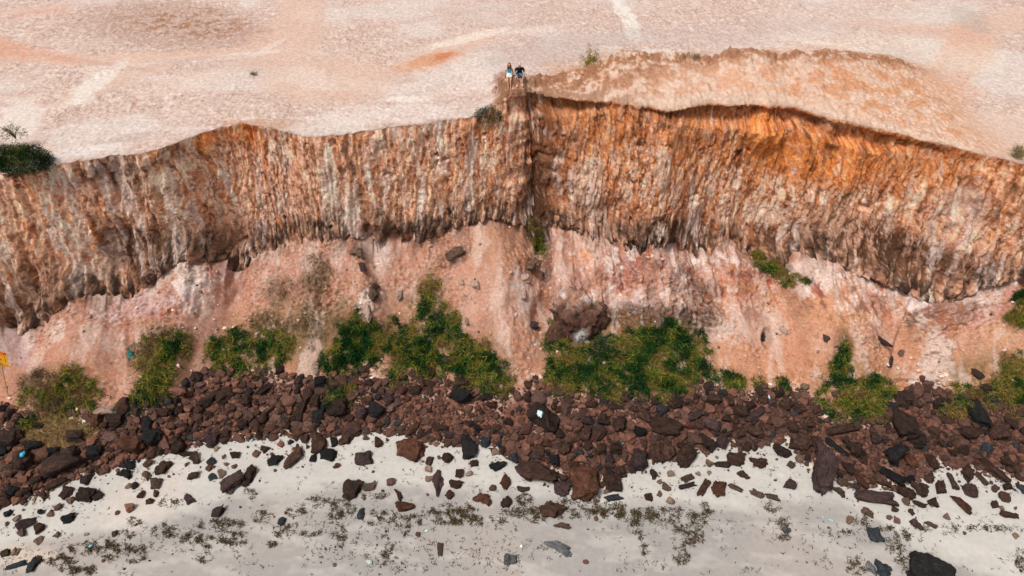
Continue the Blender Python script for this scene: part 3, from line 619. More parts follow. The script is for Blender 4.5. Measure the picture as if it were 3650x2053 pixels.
    # thin dark lip of lichen at the very edge
    e = np.exp(-dv / .16) * sstep(-.1, .25, fbm(Xp * .9, Yp * .1, o=3, seed=230) + .15)
    c = mixc(c, DARK * 1.8, e * .6)
    return c
cp = plateau_colour()
cp[0] = mixc(cp[0], DARK * 2, np.full(NC, .4))
M_plat = earth_mat('plateau_crust', fine=.16, bump=.7, s1=5, s2=22, bdist=.05)
me = mesh_from('plateau', np.stack([Xp, Yp, Zp], -1).reshape(-1, 3), grid_faces(NP, NC)[:, ::-1], True, cp.reshape(-1, 3), M_plat)
# weld the first row to the displaced rim row of the cliff
co = np.empty(len(me.vertices) * 3, np.float32); me.vertices.foreach_get('co', co); co = co.reshape(-1, 3)
co[:NC, 0] = VX[0]; co[:NC, 1] = VY[0]; co[:NC, 2] = VZ[0]
me.vertices.foreach_set('co', co.ravel()); me.update()
link('plateau', me, kind='structure', label='pale pink bare crusted ground on top of the cliff')

# ------------------------------------------------------------------ beach
b1 = np.arange(0, 13, 0.085); b2 = 13 + np.cumsum(np.geomspace(.2, 30, 26))
db = np.concatenate([b1, b2])[:, None]
Xb = XS + 0 * db; Yb = SYs - db
Zb = .30 - .3 * sstep(0, 12, db) - np.maximum(db - 13, 0) * .012
n_l = fbm(Xb * .18, Yb * .3, o=3, seed=240); n_m = fbm(Xb * .8, Yb * 1.0, o=3, seed=244); n_f = fbm(Xb * 4, Yb * 5, o=3, seed=248)
Zb = Zb + sstep(0, 1, db) * (.05 * n_l + .03 * n_m + .006 * n_f)
Zb[0] = SZs
DXb, DYb, _ = proj(Xb, Yb, Zb)
c = np.empty(Xb.shape + (3,)); c[:] = [.475, .45, .42]
wetline = np.interp(DXb, [0, 300, 500, 700, 1000, 1300, 1500, 1800, 2100, 2200, 2300, 2576], [1375, 1330, 1270, 1225, 1215, 1240, 1265, 1265, 1260, 1300, 1380, 1480])
wet = sstep(-16, 26, DYb - wetline + 26 * n_m)
c = mixc(c, [.315, .292, .278], wet * .95)
c = mixc(c, [.38, .33, .30], sstep(0, .4, n_l) * wet * .6)
c = mixc(c, [.30, .285, .275], sstep(.0, .4, -n_l) * wet * .5)
c = mixc(c, [.60, .48, .43], blob(DXb, DYb, 360, 1260, 120, 60, -30, warp=.5 * n_m) * .35)
c = mixc(c, [.64, .52, .42], blob(DXb, DYb, 60, 1400, 80, 30, 0, warp=.5 * n_m) * .5)
c = c * (1 + .06 * n_m + .07 * n_f)[..., None]
c = mixc(c, [.26, .21, .17], sstep(.28, .5, n_f + .3 * n_m) * wet * .4)
c = mixc(c, [.60, .56, .52], sstep(.0, .35, fbm(Xb * .5 + Yb * .4, Yb * 1.4, o=4, seed=252)) * .28)
M_sand = earth_mat('beach_sand', fine=.06, bump=.25, s1=4, s2=50, bdist=.015)
me = mesh_from('beach', np.stack([Xb, Yb, Zb], -1).reshape(-1, 3), grid_faces(len(db), NC), True, c.reshape(-1, 3), M_sand)
link('beach', me, kind='structure', label='pale smooth sand at the foot of the fallen rocks')

# ------------------------------------------------------------------ what the photograph sees: pixel -> ground point
CELL = 3.0
GW, GH = int(2576 / CELL) + 1, int(1449 / CELL) + 1
allV = np.concatenate([np.stack([VX, VY, VZ], -1).reshape(-1, 3), np.stack([Xp, Yp, Zp], -1).reshape(-1, 3), np.stack([Xb, Yb, Zb], -1).reshape(-1, 3)])
allV = allV[(np.abs(allV[:, 0]) < 45) & (allV[:, 1] < 75) & (allV[:, 1] > 12)]
gx, gy, gf = proj(allV[:, 0], allV[:, 1], allV[:, 2])
ix, iy = (gx / CELL).astype(int), (gy / CELL).astype(int)
ok = (gx >= 0) & (gy >= 0) & (ix < GW) & (iy < GH)
ix, iy, gf, gv = ix[ok], iy[ok], gf[ok], allV[ok]
od = np.argsort(-gf)
ZB = np.full((GH, GW), -1, int); ZB[iy[od], ix[od]] = od
for _ in range(6):
    for ax, sh in ((0, 1), (0, -1), (1, 1), (1, -1)):
        r_ = np.roll(ZB, sh, ax); ZB = np.where(ZB < 0, r_, ZB)
def ground(dx, dy):
    dx = np.clip(dx, 0, 2575); dy = np.clip(dy, 0, 1448)
    return gv[ZB[(np.asarray(dy) / CELL).astype(int), (np.asarray(dx) / CELL).astype(int)]]
def ground_out(dx, dy, z=0.1):           # points beside the frame on the beach
    return at_z(dx, dy, z)
PXM = lambda p: FPX / (p[1] * CP - (p[2] - 35) * SP) / K      # D pixels per metre at a point
#SPLIT
# ------------------------------------------------------------------ rocks
def ico(sub):
    bm = bmesh.new(); bmesh.ops.create_icosphere(bm, subdivisions=sub, radius=1.0)
    V = np.array([v.co[:] for v in bm.verts]); F = np.array([[v.index for v in f.verts] for f in bm.faces])
    bm.free(); return V, F
ICO = {k: ico(k) for k in (1, 2, 3, 4, 5)}

def rock_verts(seed, sub, planes=11, strata=0.0, pits=0.0, rough=0.06, asp=(1, 1, 1)):
    g = np.random.default_rng(seed)
    V, F = ICO[sub]
    N = g.normal(size=(planes, 3)); N /= np.linalg.norm(N, axis=1)[:, None]
    N = np.concatenate([N, np.eye(3), -np.eye(3)]); N += g.normal(size=N.shape) * .12; N /= np.linalg.norm(N, axis=1)[:, None]
    D = np.concatenate([g.uniform(.50, .95, planes), g.uniform(.70, .95, 6)])
    dots = V @ N.T
    r = np.where(dots > .05, D / np.maximum(dots, .05), 9)
    k = 26.0
    r = -np.log(np.exp(-k * np.minimum(r, 3)).sum(1)) / k                      # soft minimum: worn edges
    Pv = V * np.clip(r, .3, 1.3)[:, None]
    o = g.uniform(0, 60, 3)
    wv = np.stack([perlin(Pv[:, 0] * .9 + o[k_], Pv[:, 1] * .9 + 7 * k_, Pv[:, 2] * .9 + o[0], seed=k_) for k_ in range(3)], -1)
    Pv = Pv + .30 * wv
    n0 = fbm(Pv[:, 0] * 5 + o[2], Pv[:, 1] * 5 + o[0], Pv[:, 2] * 5, o=3, seed=4, gain=.7)
    Pv = Pv + V * (rough * 1.1 * n0)[:, None]
    n1 = fbm(Pv[:, 0] * 1.7 + o[0], Pv[:, 1] * 1.7 + o[1], Pv[:, 2] * 1.7 + o[2], o=5, seed=seed % 9, gain=.62)
    h = rough * 4.2 * n1 - rough * .9 * ridged(Pv[:, 0] * 3 + o[1], Pv[:, 1] * 3, Pv[:, 2] * 3, o=3, seed=2)
    if strata:
        t = Pv[:, 2] * 5.5 + .7 * n1 + Pv[:, 0] * .5
        h = h + strata * (np.abs((t % 1) - .5) * 2 - .5) + strata * .6 * ridged(Pv[:, 0] * 1.2 + o[1], Pv[:, 1] * 1.2, Pv[:, 2] * 6, o=2, seed=3)
    if pits:
        w = fbm(Pv[:, 0] * 3.2 + o[2], Pv[:, 1] * 3.2, Pv[:, 2] * 3.2 + o[0], o=2, seed=5)
        h = h - pits * sstep(.12, .42, w)
    Pv = Pv + V * h[:, None]
    Pv /= np.abs(Pv).max(0)
    return Pv * np.array(asp), F

M_rock = {
    'brown': rock_mat('brown_rock', (.030, .016, .012), (.092, .045, .030), (.18, .095, .062)),
    'red': rock_mat('red_brown_rock', (.045, .019, .011), (.135, .054, .030), (.23, .105, .06)),
    'purple': rock_mat('purple_brown_rock', (.040, .023, .023), (.090, .053, .050), (.16, .10, .095)),
    'black': rock_mat('black_rock', (.009, .009, .009), (.022, .020, .021), (.08, .078, .08), rough=.6),
    'blue': rock_mat('blue_grey_rock', (.018, .022, .026), (.055, .065, .073), (.20, .22, .23), rough=.7),
    'grey': rock_mat('grey_rock', (.10, .10, .105), (.21, .21, .215), (.42, .42, .42), rough=.8),
    'tan': rock_mat('tan_rock', (.07, .045, .030), (.15, .095, .065), (.33, .25, .19)),
    'pale': rock_mat('pale_pink_rock', (.42, .25, .19), (.58, .42, .34), (.70, .60, .54)),
    'crust': rock_mat('crust_lump', (.13, .075, .050), (.27, .165, .115), (.42, .28, .21)),
    'dark': rock_mat('dark_brown_rock', (.022, .013, .011), (.060, .032, .024), (.12, .062, .042)),
}
KINDS_ = {  # shape families: angular, layered, pitted lump, slab, block
    'a': dict(planes=7, strata=.02, pits=.10, rough=.07), 'l': dict(planes=6, strata=.13, pits=.08, rough=.06),
    'p': dict(planes=16, strata=.02, pits=.16, rough=.10), 's': dict(planes=5, strata=.07, pits=.07, rough=.06),
    'b': dict(planes=3, strata=.08, pits=.08, rough=.05), 'r': dict(planes=22, strata=0, pits=.05, rough=.05)}
ROCKM = {}
for kk, pr in KINDS_.items():
    for i in range(5):
        V, F = rock_verts(100 + i * 7 + ord(kk), 4, **pr)
        ROCKM[kk, i] = mesh_from('rock_' + {'a': 'angular', 'l': 'layered', 'p': 'pitted', 's': 'slab', 'b': 'block', 'r': 'rounded'}[kk], V, F, True, None, M_rock['brown'])
rock_list = []                                        # (Dx, Dy, radius_D)
def put_rock(cx, cy, w, h, rot, colr, kind, label, group=None, sink=.30, flat=.62, vi=None, name='rock', mesh=None):
    """cx.. in overview pixels (D). w,h: extents along and across its long axis; rot: degrees, clockwise in the picture"""
    off = cy > 1440 or cx < 2 or cx > 2574
    g = ground(cx, min(cy + .12 * h, 1446)) if not off else ground_out(cx, cy + .1 * h, .02)
    k = PXM(g)
    sx, sy = w / 2 / k, h / 2 / k / .86
    if abs(math.sin(math.radians(rot))) > .7: sx, sy = w / 2 / k / .86, h / 2 / k
    sz = flat * min(sx, sy) * 1.05 + .02
    me = mesh or ROCKM[kind, (vi if vi is not None else len(rock_list)) % 5]
    o = bpy.data.objects.new(name, me); COL.objects.link(o)
    o.location = (g[0], g[1], g[2] + sz * (1 - 2 * sink))
    o.scale = (sx, sy, sz)
    o.rotation_euler = (random.uniform(-.12, .12), random.uniform(-.12, .12), -math.radians(rot))
    o.material_slots[0].link = 'OBJECT'; o.material_slots[0].material = M_rock[colr]
    o['label'] = label; o['category'] = 'rock'
    if group: o['group'] = group
    rock_list.append((cx, cy, max(w, h) / 2, min(w, h) / 2, rot, o))
    return o

# traced rocks, four pairs of close-up views; x,y,w,h,rot in each view's own pixels
VIEWS = {
'A': (0, 1533, """250,315,225,215,0,dark,p|big dark boulder with a bright blue bag lying on top
640,310,370,250,-35,dark,s|broad dark slab leaning up to the right in the left rock heap
1310,150,310,165,0,red,l|flat rust brown slab on the upper edge of the sand at left
1540,60,210,190,0,black,a|largest black rock right behind the flat rust brown slab
975,225,160,150,0,black,a|black rock between the two big brown slabs at left
865,480,110,130,0,purple,a|
570,520,220,90,-35,brown,s|
685,595,125,160,0,purple,a|upright dark purple boulder at the left edge of the rock heap
885,635,190,165,15,dark,a|dark boulder standing alone on the sand with a smaller one beside it
990,635,95,110,20,dark,a|small dark rock against the right side of a lone dark boulder
1250,435,160,125,0,black,p|black boulder with a round pale hole in it
1315,345,130,110,0,black,a|black rock just above the one with the pale hole
1215,355,70,55,0,black,r|
1625,385,190,165,0,brown,p|large rough brown boulder in the pale bay of sand at left
1470,345,80,72,0,brown,p|
1465,445,105,92,0,tan,p|
1550,523,115,110,0,tan,l|
1340,550,90,78,0,purple,p|
1290,555,70,60,0,tan,p|
1412,640,80,85,0,brown,r|
1950,295,150,115,35,brown,r|rounded brown boulder tilted down to the right below the rubble
1800,170,150,150,10,brown,l|
1850,230,160,70,0,brown,s|
1925,450,110,90,0,brown,l|
2120,460,100,72,10,blue,r|
2075,383,62,62,0,brown,a|
2110,320,75,50,0,black,p|
2310,510,250,210,-28,purple,l|large purple boulder streaked with white across its front
2470,450,180,210,15,brown,p|rough brown boulder with a dark hollow behind the white streaked one
1885,692,120,95,50,purple,a|
2170,800,125,125,0,purple,l|
1560,640,85,42,5,brown,s|
1487,708,100,36,-8,brown,s|
1300,785,115,50,-8,red,s|
685,872,150,88,-6,black,a|low black rock with a white shell patch on the left sand
270,920,185,105,-38,purple,s|grey purple rock slanting up with a white patch on it
385,1005,92,72,0,brown,a|
232,1030,80,78,0,purple,p|
400,1097,78,52,-20,tan,p|
580,1060,75,62,0,tan,p|
583,783,66,66,0,brown,p|
500,845,105,48,-38,tan,s|
403,832,72,46,-25,black,a|
90,843,72,66,0,black,a|
160,870,72,42,0,tan,a|
82,935,46,26,0,purple,r|
335,1350,140,170,0,blue,p|teal black boulder in the bottom left corner
160,1335,210,66,-18,blue,s|low teal rock trailing left from the corner boulder
50,1232,95,78,-35,tan,l|
165,1215,50,72,0,tan,p|
2155,200,62,48,0,tan,r|
1145,1030,60,58,0,tan,a|pale square stone among the seaweed at left
20,235,150,140,0,black,r|smooth black boulder cut by the left edge of the view
150,70,240,190,-20,dark,a|big dark boulder under the tan mat at left
2345,245,105,66,0,brown,l|
2335,365,56,50,0,brown,r|
2250,345,50,42,0,brown,r|
2205,442,78,66,0,tan,r|
150,600,130,110,0,black,a|
440,650,110,90,0,brown,p|
290,620,100,80,0,dark,a|
60,660,130,110,0,brown,p|
330,150,200,110,0,black,s|
560,210,150,90,0,black,a|
780,70,170,120,0,dark,a|
380,500,120,90,-30,dark,a|
140,450,100,80,0,brown,p|
710,695,90,46,0,tan,s|
"""),
'B': (900, 1533, """455,35,130,88,0,red,r|
675,110,175,210,0,brown,l|tall brown boulder above the pale inlet of sand
945,90,190,160,0,brown,p|
815,100,80,105,-10,black,l|
755,240,175,130,0,black,l|black layered rock flecked with white left of the pale sand
618,255,88,95,0,black,a|
410,260,230,150,-55,brown,l|
230,300,185,128,0,black,p|
528,103,112,58,0,brown,r|
385,126,98,40,0,black,r|
282,150,78,58,0,red,r|
132,195,95,80,30,brown,a|
558,163,44,36,0,brown,r|
1112,265,180,170,-10,purple,s|flat topped purple brown boulder alone on the white sand
1255,118,92,105,0,red,l|small red brown stone on the white sand between two big rocks
1560,180,300,215,6,red,l|biggest layered red brown block at the edge of the white sand
1765,290,80,120,15,purple,b|
1935,282,165,92,28,brown,p|
2160,155,185,230,0,black,l|black boulder with horizontal ribs like stacked slabs
2318,112,105,118,20,blue,a|
2252,0,105,88,0,black,r|
2400,150,68,78,0,brown,r|
2408,222,60,70,0,tan,r|
2210,322,92,78,0,brown,a|
2450,345,185,82,-28,black,l|
2515,510,125,165,0,red,p|orange brown pitted boulder standing upright on mid beach
1848,480,125,280,8,purple,p|pear shaped grey purple boulder with a white dot
1752,400,72,60,0,tan,l|
1748,490,50,80,20,tan,a|
2055,422,88,92,0,brown,b|
2150,438,66,60,0,tan,p|
2015,532,150,78,22,brown,a|
1965,640,105,100,0,red,p|
2285,680,200,150,0,red,p|orange brown lump with seaweed around its base
2385,578,72,70,0,purple,b|
2508,722,105,115,0,brown,p|
985,575,205,185,25,dark,a|heart shaped dark boulder alone on the sand
1160,550,135,90,-15,tan,l|
1380,532,92,56,0,purple,b|
1455,645,135,80,55,brown,p|
1520,752,205,92,-8,red,l|oblong red brown rock lying above the seaweed line
1092,812,88,128,0,blue,a|small blue grey rock standing upright in the seaweed
290,912,108,78,10,blue,p|
842,352,78,48,0,brown,l|
2530,1290,100,110,0,grey,p|
1135,82,56,66,0,purple,r|
1860,1180,60,130,0,tan,l|
1640,1040,60,40,0,brown,s|
30,240,50,90,0,brown,r|
"""),
'C': (1800, 1533, """180,582,130,66,-6,tan,s|
360,445,400,200,12,brown,s|very large brown slab at the lower middle of the rock line
215,420,220,130,50,purple,s|
565,568,180,140,20,purple,a|dark wedge shaped rock between the two largest brown boulders
785,520,280,290,0,red,l|very large knobbly brown boulder jutting onto the sand in the middle
1068,512,182,175,0,brown,l|ribbed brown boulder with one white streak
1165,410,120,120,0,brown,a|
1312,300,200,215,0,purple,b|smooth purple brown flat boulder with two rounded lobes
1480,210,115,180,5,brown,a|
1625,220,165,195,10,brown,p|
1815,245,280,175,-60,brown,p|long knobbly brown boulder leaning right above the sand
2030,150,190,185,0,dark,r|
2160,115,145,160,0,purple,p|
2285,275,190,130,12,brown,a|
2520,320,190,120,0,brown,a|
2160,345,180,66,0,purple,l|
1478,430,80,110,0,purple,b|
1610,572,108,66,28,tan,l|
1818,552,200,62,-18,purple,s|long spindle shaped rock on the sand
1815,478,135,62,-25,tan,l|
1525,520,70,46,15,tan,l|
2142,575,185,185,0,red,p|round reddish boulder standing apart on the sand
1962,570,190,80,-55,brown,l|
2300,570,165,48,35,tan,s|
2358,452,140,78,-5,brown,r|
1420,658,92,88,0,red,b|
1635,715,115,52,-15,tan,a|
475,790,310,185,18,brown,p|big rough boulder wrapped in seaweed apart from the rock line
580,945,200,80,0,tan,p|
530,1180,310,140,20,grey,p|large grey crystalline boulder alone on the bottom sand
70,1290,140,82,0,grey,p|small light grey rock left of the grey crystalline boulder
1068,662,205,62,-12,blue,s|flat blue black rock lying on the sand
500,300,128,118,0,black,a|
90,280,125,115,10,blue,a|
25,105,66,66,0,black,a|
2500,632,150,62,20,tan,l|
20,700,105,120,0,brown,p|
1545,652,44,56,0,tan,p|
690,350,125,100,0,red,a|
820,170,125,105,0,brown,p|
960,180,110,125,0,brown,a|
600,190,150,140,0,brown,p|
330,230,120,110,0,brown,a|
1100,190,130,110,0,brown,a|
430,140,120,90,0,red,a|
1010,620,56,60,0,tan,a|
2015,345,90,52,40,tan,a|
2025,428,40,40,0,tan,a|
1920,440,56,44,0,tan,l|
1650,440,80,50,35,tan,l|
1040,280,110,100,0,purple,a|
1380,130,80,110,0,brown,a|
1740,155,90,80,0,brown,a|
2390,170,110,100,0,brown,p|
"""),
'c': (1800, 1100, """390,1100,340,260,0,dark,p|huge mossy boulder with a pale blue bag on top
290,150,140,95,10,purple,a|grey purple rock stuck in the groove of the slope
830,1115,150,115,0,purple,a|
985,1105,150,130,0,brown,a|
1140,1170,185,180,0,brown,p|
1352,1225,140,92,0,black,l|
1400,1080,170,110,35,brown,s|
2480,1050,290,105,-38,purple,s|long purple slab slanting steeply in the right part of the rocks
2490,1222,185,130,0,brown,a|
1875,1060,190,90,-35,purple,s|
790,1252,120,145,0,brown,l|
940,1240,175,100,-35,brown,s|
2200,1085,120,82,0,brown,a|
2060,1180,210,140,30,purple,a|
1610,1180,340,150,27,brown,s|longest brown slab lying aslant in the middle of the rocks
40,1130,110,90,0,brown,p|
545,1250,120,130,-20,brown,a|
1900,870,90,80,20,brown,a|
2070,910,150,130,15,brown,l|
2230,920,120,110,0,brown,p|
1200,900,120,90,0,brown,a|
1380,880,110,140,20,tan,b|
1100,990,170,60,-5,brown,s|
870,965,140,70,0,brown,a|
2440,960,120,80,-20,brown,a|
1290,1000,110,70,0,brown,a|
1500,930,130,70,0,brown,a|
1700,950,160,90,0,brown,s|
2330,1030,180,110,20,brown,l|
2350,1250,110,90,0,brown,a|
230,760,100,60,0,dark,a|
130,880,110,60,0,brown,a|
300,690,80,50,0,dark,a|
"""),
'D': (2730, 1533, """178,220,205,155,0,dark,r|
350,140,230,170,0,brown,p|
545,410,440,255,-66,purple,l|tallest purple brown boulder leaning right at the sand edge
690,150,250,72,50,black,s|black beam shaped rock slanting down to the right
870,180,180,160,0,brown,a|
1250,245,250,170,-25,black,l|black boulder with folded ribs in the right rock heap
1250,450,300,110,40,black,s|dark slab lying below the ribbed black boulder
1418,300,290,105,78,red,p|
1640,315,260,92,85,brown,p|
1095,640,400,165,10,purple,s|large crescent purple slab with a white speckled rim on the sand
930,480,100,200,0,red,s|
818,375,130,150,0,brown,a|
752,522,120,72,-8,tan,r|
730,600,150,92,35,tan,p|
845,550,56,92,10,brown,a|
1375,610,200,120,30,brown,l|
1530,565,200,160,0,brown,a|
1730,550,115,170,10,brown,a|
1842,480,72,190,5,purple,s|
1965,745,240,120,60,red,a|long reddish stone pointing down on the white sand at right
2045,600,190,130,5,purple,p|
1660,712,122,105,0,brown,a|
1520,740,135,62,42,brown,l|
1400,735,90,66,30,tan,l|
1480,940,135,98,0,purple,r|
2400,830,180,82,20,brown,l|
2262,735,88,90,0,purple,a|
2345,677,100,66,0,brown,r|
2000,420,200,130,-70,brown,p|
2240,370,310,120,62,brown,s|
2545,570,120,125,0,blue,a|
245,535,145,110,10,purple,r|half buried grey purple boulder with white barnacles
250,345,98,80,0,tan,p|
1640,1345,420,260,12,black,b|great black layered boulder at the bottom right
1470,1430,180,120,0,black,a|lower black rock at the foot of the great black boulder
1170,1380,190,170,20,blue,a|blue grey boulder at the bottom edge with a pointed top
1040,1350,110,140,0,grey,p|
1085,1000,140,190,0,blue,s|square blue grey rock half sunk in the right beach
1010,820,125,105,0,tan,p|
1450,825,80,60,0,purple,a|
1285,802,54,60,0,purple,b|
1225,880,64,60,0,tan,r|
1290,915,66,38,0,purple,r|
1790,862,100,46,40,tan,a|
65,668,160,56,15,tan,s|
205,985,120,72,10,grey,p|
2480,1055,92,22,-8,tan,s|
1640,950,140,56,15,tan,p|
830,890,100,52,30,tan,l|
940,420,80,80,0,purple,a|
1050,500,110,66,0,brown,a|
1170,520,140,60,20,brown,s|
970,290,110,90,0,brown,p|
1500,120,180,120,0,dark,a|
2200,190,130,90,20,blue,a|
2480,180,100,60,10,black,l|
2370,300,120,130,0,brown,a|
2480,400,110,130,0,brown,p|
1850,220,120,90,0,brown,a|
1720,130,100,90,0,brown,p|
1960,230,110,80,0,dark,a|
500,110,90,120,10,brown,a|
780,110,100,80,0,brown,a|
1080,90,110,90,0,purple,r|
1310,180,90,110,0,dark,a|
2130,470,60,150,-15,tan,l|
2400,560,110,80,0,brown,a|
2280,590,100,60,0,purple,a|
1080,700,60,40,0,tan,a|
1410,500,130,66,0,black,a|
1610,480,110,90,0,brown,a|
320,290,90,66,0,tan,p|
390,345,52,46,0,purple,r|
"""),
'd': (2730, 1100, """1345,1130,225,320,0,dark,b|great dark rectangular block standing against the slope at right
1350,900,170,150,0,dark,b|dark rough block piled behind the great rectangular one
2060,1010,170,350,0,black,b|tall narrow black block near the right edge of the rocks
2320,1230,215,230,15,brown,p|
2000,1250,200,140,28,brown,l|
750,1195,350,100,-12,brown,s|long brown slab sloping below the green mat at right
1155,310,200,62,62,purple,s|purple log like rock lying on the bare slope
2100,640,160,72,75,purple,s|dark upright slab stuck in the slope near the right edge
2200,775,165,80,-15,dark,s|
590,305,90,72,0,purple,a|
168,220,92,88,0,pale,r|round pale boulder on the orange slope
445,1145,110,92,0,brown,a|
1160,1305,130,100,0,purple,r|
700,860,80,80,0,dark,a|
1340,450,56,90,-20,purple,a|
1240,520,150,56,-60,purple,s|
1700,960,100,92,0,dark,a|
2210,1070,90,92,0,tan,a|
130,840,110,90,0,dark,a|
400,790,90,60,0,tan,a|
190,950,150,150,0,brown,p|
50,920,90,140,0,purple,a|
330,1010,110,90,0,brown,l|
2430,1150,130,120,0,dark,a|
"""),
'a': (0, 1100, """1065,1010,225,105,-6,pale,s|flat pale pink slab at the foot of the slope at left
1490,1030,62,38,0,pale,a|white stone just right of the flat pink slab
1462,1140,120,160,0,black,l|
1150,1110,190,120,0,dark,a|
950,1115,125,120,0,red,a|
402,1175,105,70,12,black,r|black stone lying on the tan mat at left
30,1000,100,150,0,black,a|
112,1045,100,140,0,dark,a|
1910,1290,85,76,0,black,r|
2110,1315,120,130,0,purple,a|
1640,1040,155,90,0,brown,l|
1800,1000,120,80,0,brown,a|
1735,940,90,80,0,dark,a|
1990,1020,110,90,0,brown,p|
1870,1180,110,90,0,brown,p|
2080,900,230,110,-50,dark,s|
2250,860,200,120,-30,brown,s|
2420,1160,120,90,0,brown,a|
2460,930,150,120,0,brown,a|
2010,1150,100,80,0,brown,p|
2240,1240,110,90,0,brown,p|
1400,970,90,50,0,dark,a|
"""),
'b': (900, 1100, """480,1005,120,220,10,brown,s|
550,830,100,180,0,brown,s|
655,1065,140,140,0,black,a|
1240,1015,175,140,0,black,l|
1362,905,105,115,0,purple,b|
1150,915,160,66,10,brown,s|
1090,1035,140,150,0,purple,p|
860,990,340,170,0,dark,p|broad boulder carrying a cap of green creeper
2085,880,230,150,25,black,l|big black rock under the overhanging green mat in the middle
2090,740,165,130,0,dark,a|
1152,572,150,85,-48,brown,s|
1040,740,130,60,0,red,s|
1172,732,120,66,0,brown,a|
1655,705,240,95,40,brown,s|
1622,812,130,80,0,dark,a|
680,722,120,125,0,black,a|
1585,1195,165,100,-55,red,s|
1852,1172,185,78,12,brown,s|
1962,1252,145,72,8,purple,a|
1845,1082,92,66,0,red,a|
110,1092,130,120,0,brown,p|
60,1185,150,140,0,brown,p|
350,1162,130,100,0,brown,p|
632,582,75,130,0,pale,a|pink rock wedged between the green creepers
1935,512,100,95,0,purple,a|
130,805,220,84,-55,dark,s|
165,912,80,76,0,purple,a|
1200,818,82,70,0,black,a|
1790,610,80,140,0,brown,s|
1500,690,110,66,0,dark,a|
1400,720,90,66,0,black,a|
280,600,90,100,0,dark,a|
380,810,80,46,0,red,s|
620,930,120,130,10,brown,s|
1330,740,60,90,0,dark,s|
1530,900,50,110,0,brown,s|
2380,960,130,70,0,red,a|
2330,880,180,70,0,dark,a|
2150,1140,100,70,0,purple,a|
2260,1100,90,60,0,dark,a|
2430,1190,110,90,0,brown,a|
"""),
}
CN = {'brown': 'brown', 'red': 'reddish brown', 'purple': 'purple brown', 'black': 'black', 'blue': 'blue black', 'grey': 'grey', 'tan': 'tan brown', 'pale': 'pale pink', 'dark': 'dark brown', 'crust': 'grey brown'}
KN = {'a': 'angular', 'l': 'layered', 'p': 'pitted', 's': 'slab like', 'b': 'blocky', 'r': 'rounded'}
traced = []
for vk, (ox, oy, txt) in VIEWS.items():
    for ln in txt.strip().splitlines():
        par, lab = ln.split('|'); q = par.split(',')
        zx, zy, zw, zh, ro = map(float, q[:5])
        f = 1 / 2.787 / K
        traced.append([(ox + zx / 2.787) / K, (oy + zy / 2.787) / K, zw * f, zh * f, ro, q[5], q[6], lab])
def zone(x, y):
    s_, t_ = np.interp(x, SAND[:, 0], SAND[:, 1]), np.interp(x, TOE[:, 0], TOE[:, 1])
    return 'on the sand' if y > s_ + 6 else ('in the rock heap' if y > t_ + 5 else 'on the slope')
landmarks = [(t[0], t[1], t[7]) for t in traced if t[7]]
def short(lab):
    w = lab.split(); stop = {'with', 'standing', 'lying', 'alone', 'leaning', 'between', 'in', 'at', 'on', 'under', 'behind', 'just', 'right', 'left', 'above', 'below', 'tilted', 'stuck', 'like', 'cut', 'jutting', 'trailing', 'carrying', 'slanting', 'pointing', 'half', 'against', 'wrapped', 'near', 'piled', 'wedged', 'sloping', 'streaked'}
    out = []
    for a in w:
        if a in stop and len(out) > 2: break
        out.append(a)
    return ' '.join(out)
seen_lab = {}
for t in traced:
    if t[7]: seen_lab[t[7]] = 1
def auto_label(x, y, w, h, colr, kind):
    size = max(w, h)
    sz = 'large' if size > 52 else ('small' if size < 26 else 'middling')
    cand = sorted(landmarks, key=lambda L: (L[0] - x) ** 2 + (1.4 * (L[1] - y)) ** 2)
    for L in cand[:4]:
        dx, dy = x - L[0], y - L[1]
        side = ('right of' if dx > 0 else 'left of') if abs(dx) > abs(dy) else ('below' if dy > 0 else 'above')
        lab = '%s %s %s rock %s the %s' % (sz, CN[colr], KN[kind], side, short(L[2]))
        lab = ' '.join(lab.split()[:16])
        if lab not in seen_lab:
            seen_lab[lab] = 1; return lab
    return None
for q_ in ['1150,633,66,28,-32,crust,p,grey brown lump of crust lying aslant on the pink slope', '900,632,38,38,0,crust,p,dark crust lump on the slope under the left cliff', '914,664,16,44,-18,purple,s,dark splinter just below a crust lump',
           '1332,668,74,42,5,crust,p,dark rough lump left of the deep cleft', '945,722,22,18,0,dark,r,small dark stone above the white upright rocks', '922,778,34,66,5,pale,p,white upright rock above the deep green creeper', '940,740,30,40,0,tan,p,mottled grey rock over the white upright one',
           '1006,735,14,34,0,pale,s,thin white stone standing on the slope', '1163,711,16,14,0,pale,r,left one of two pale stones on the bare chute', '1197,718,26,22,0,pale,a,right one of two pale stones on the bare chute', '1318,742,24,34,0,pale,p,pale stone left of the ribbed boulder', '1322,700,26,24,0,pale,a,pale stone beneath the dark rough lump', '1175,800,10,36,0,pale,s,narrow white stone beside the highest creeper']:
    q_ = q_.split(','); traced.append([float(v) for v in q_[:5]] + q_[5:8])
traced.sort(key=lambda t: (not t[7], -t[2] * t[3]))
small_traced = traced[296:]; traced = traced[:296]
for x, y, w, h, ro, colr, kind, lab in traced:
    lb = lab or auto_label(x, y, w, h, colr, kind)
    z = zone(x, y)
    grp = 'rocks scattered on the sand' if z == 'on the sand' else ('fallen rocks heaped under the cliff' if z == 'in the rock heap' else 'rocks lying on the slope')
    if not lb: lb = '%s %s rock like its neighbours %s' % (CN[colr], KN[kind], z)
    fl = .62 if z == 'on the sand' else .8
    if kind == 's': fl *= .85
    if colr == 'crust': fl *= .7
    put_rock(x, y, w * 1.06, h * 1.06, ro, colr, kind, lb, grp, sink=(.36 if z == 'on the sand' else (.34 if z == 'on the slope' else .2)), flat=fl)

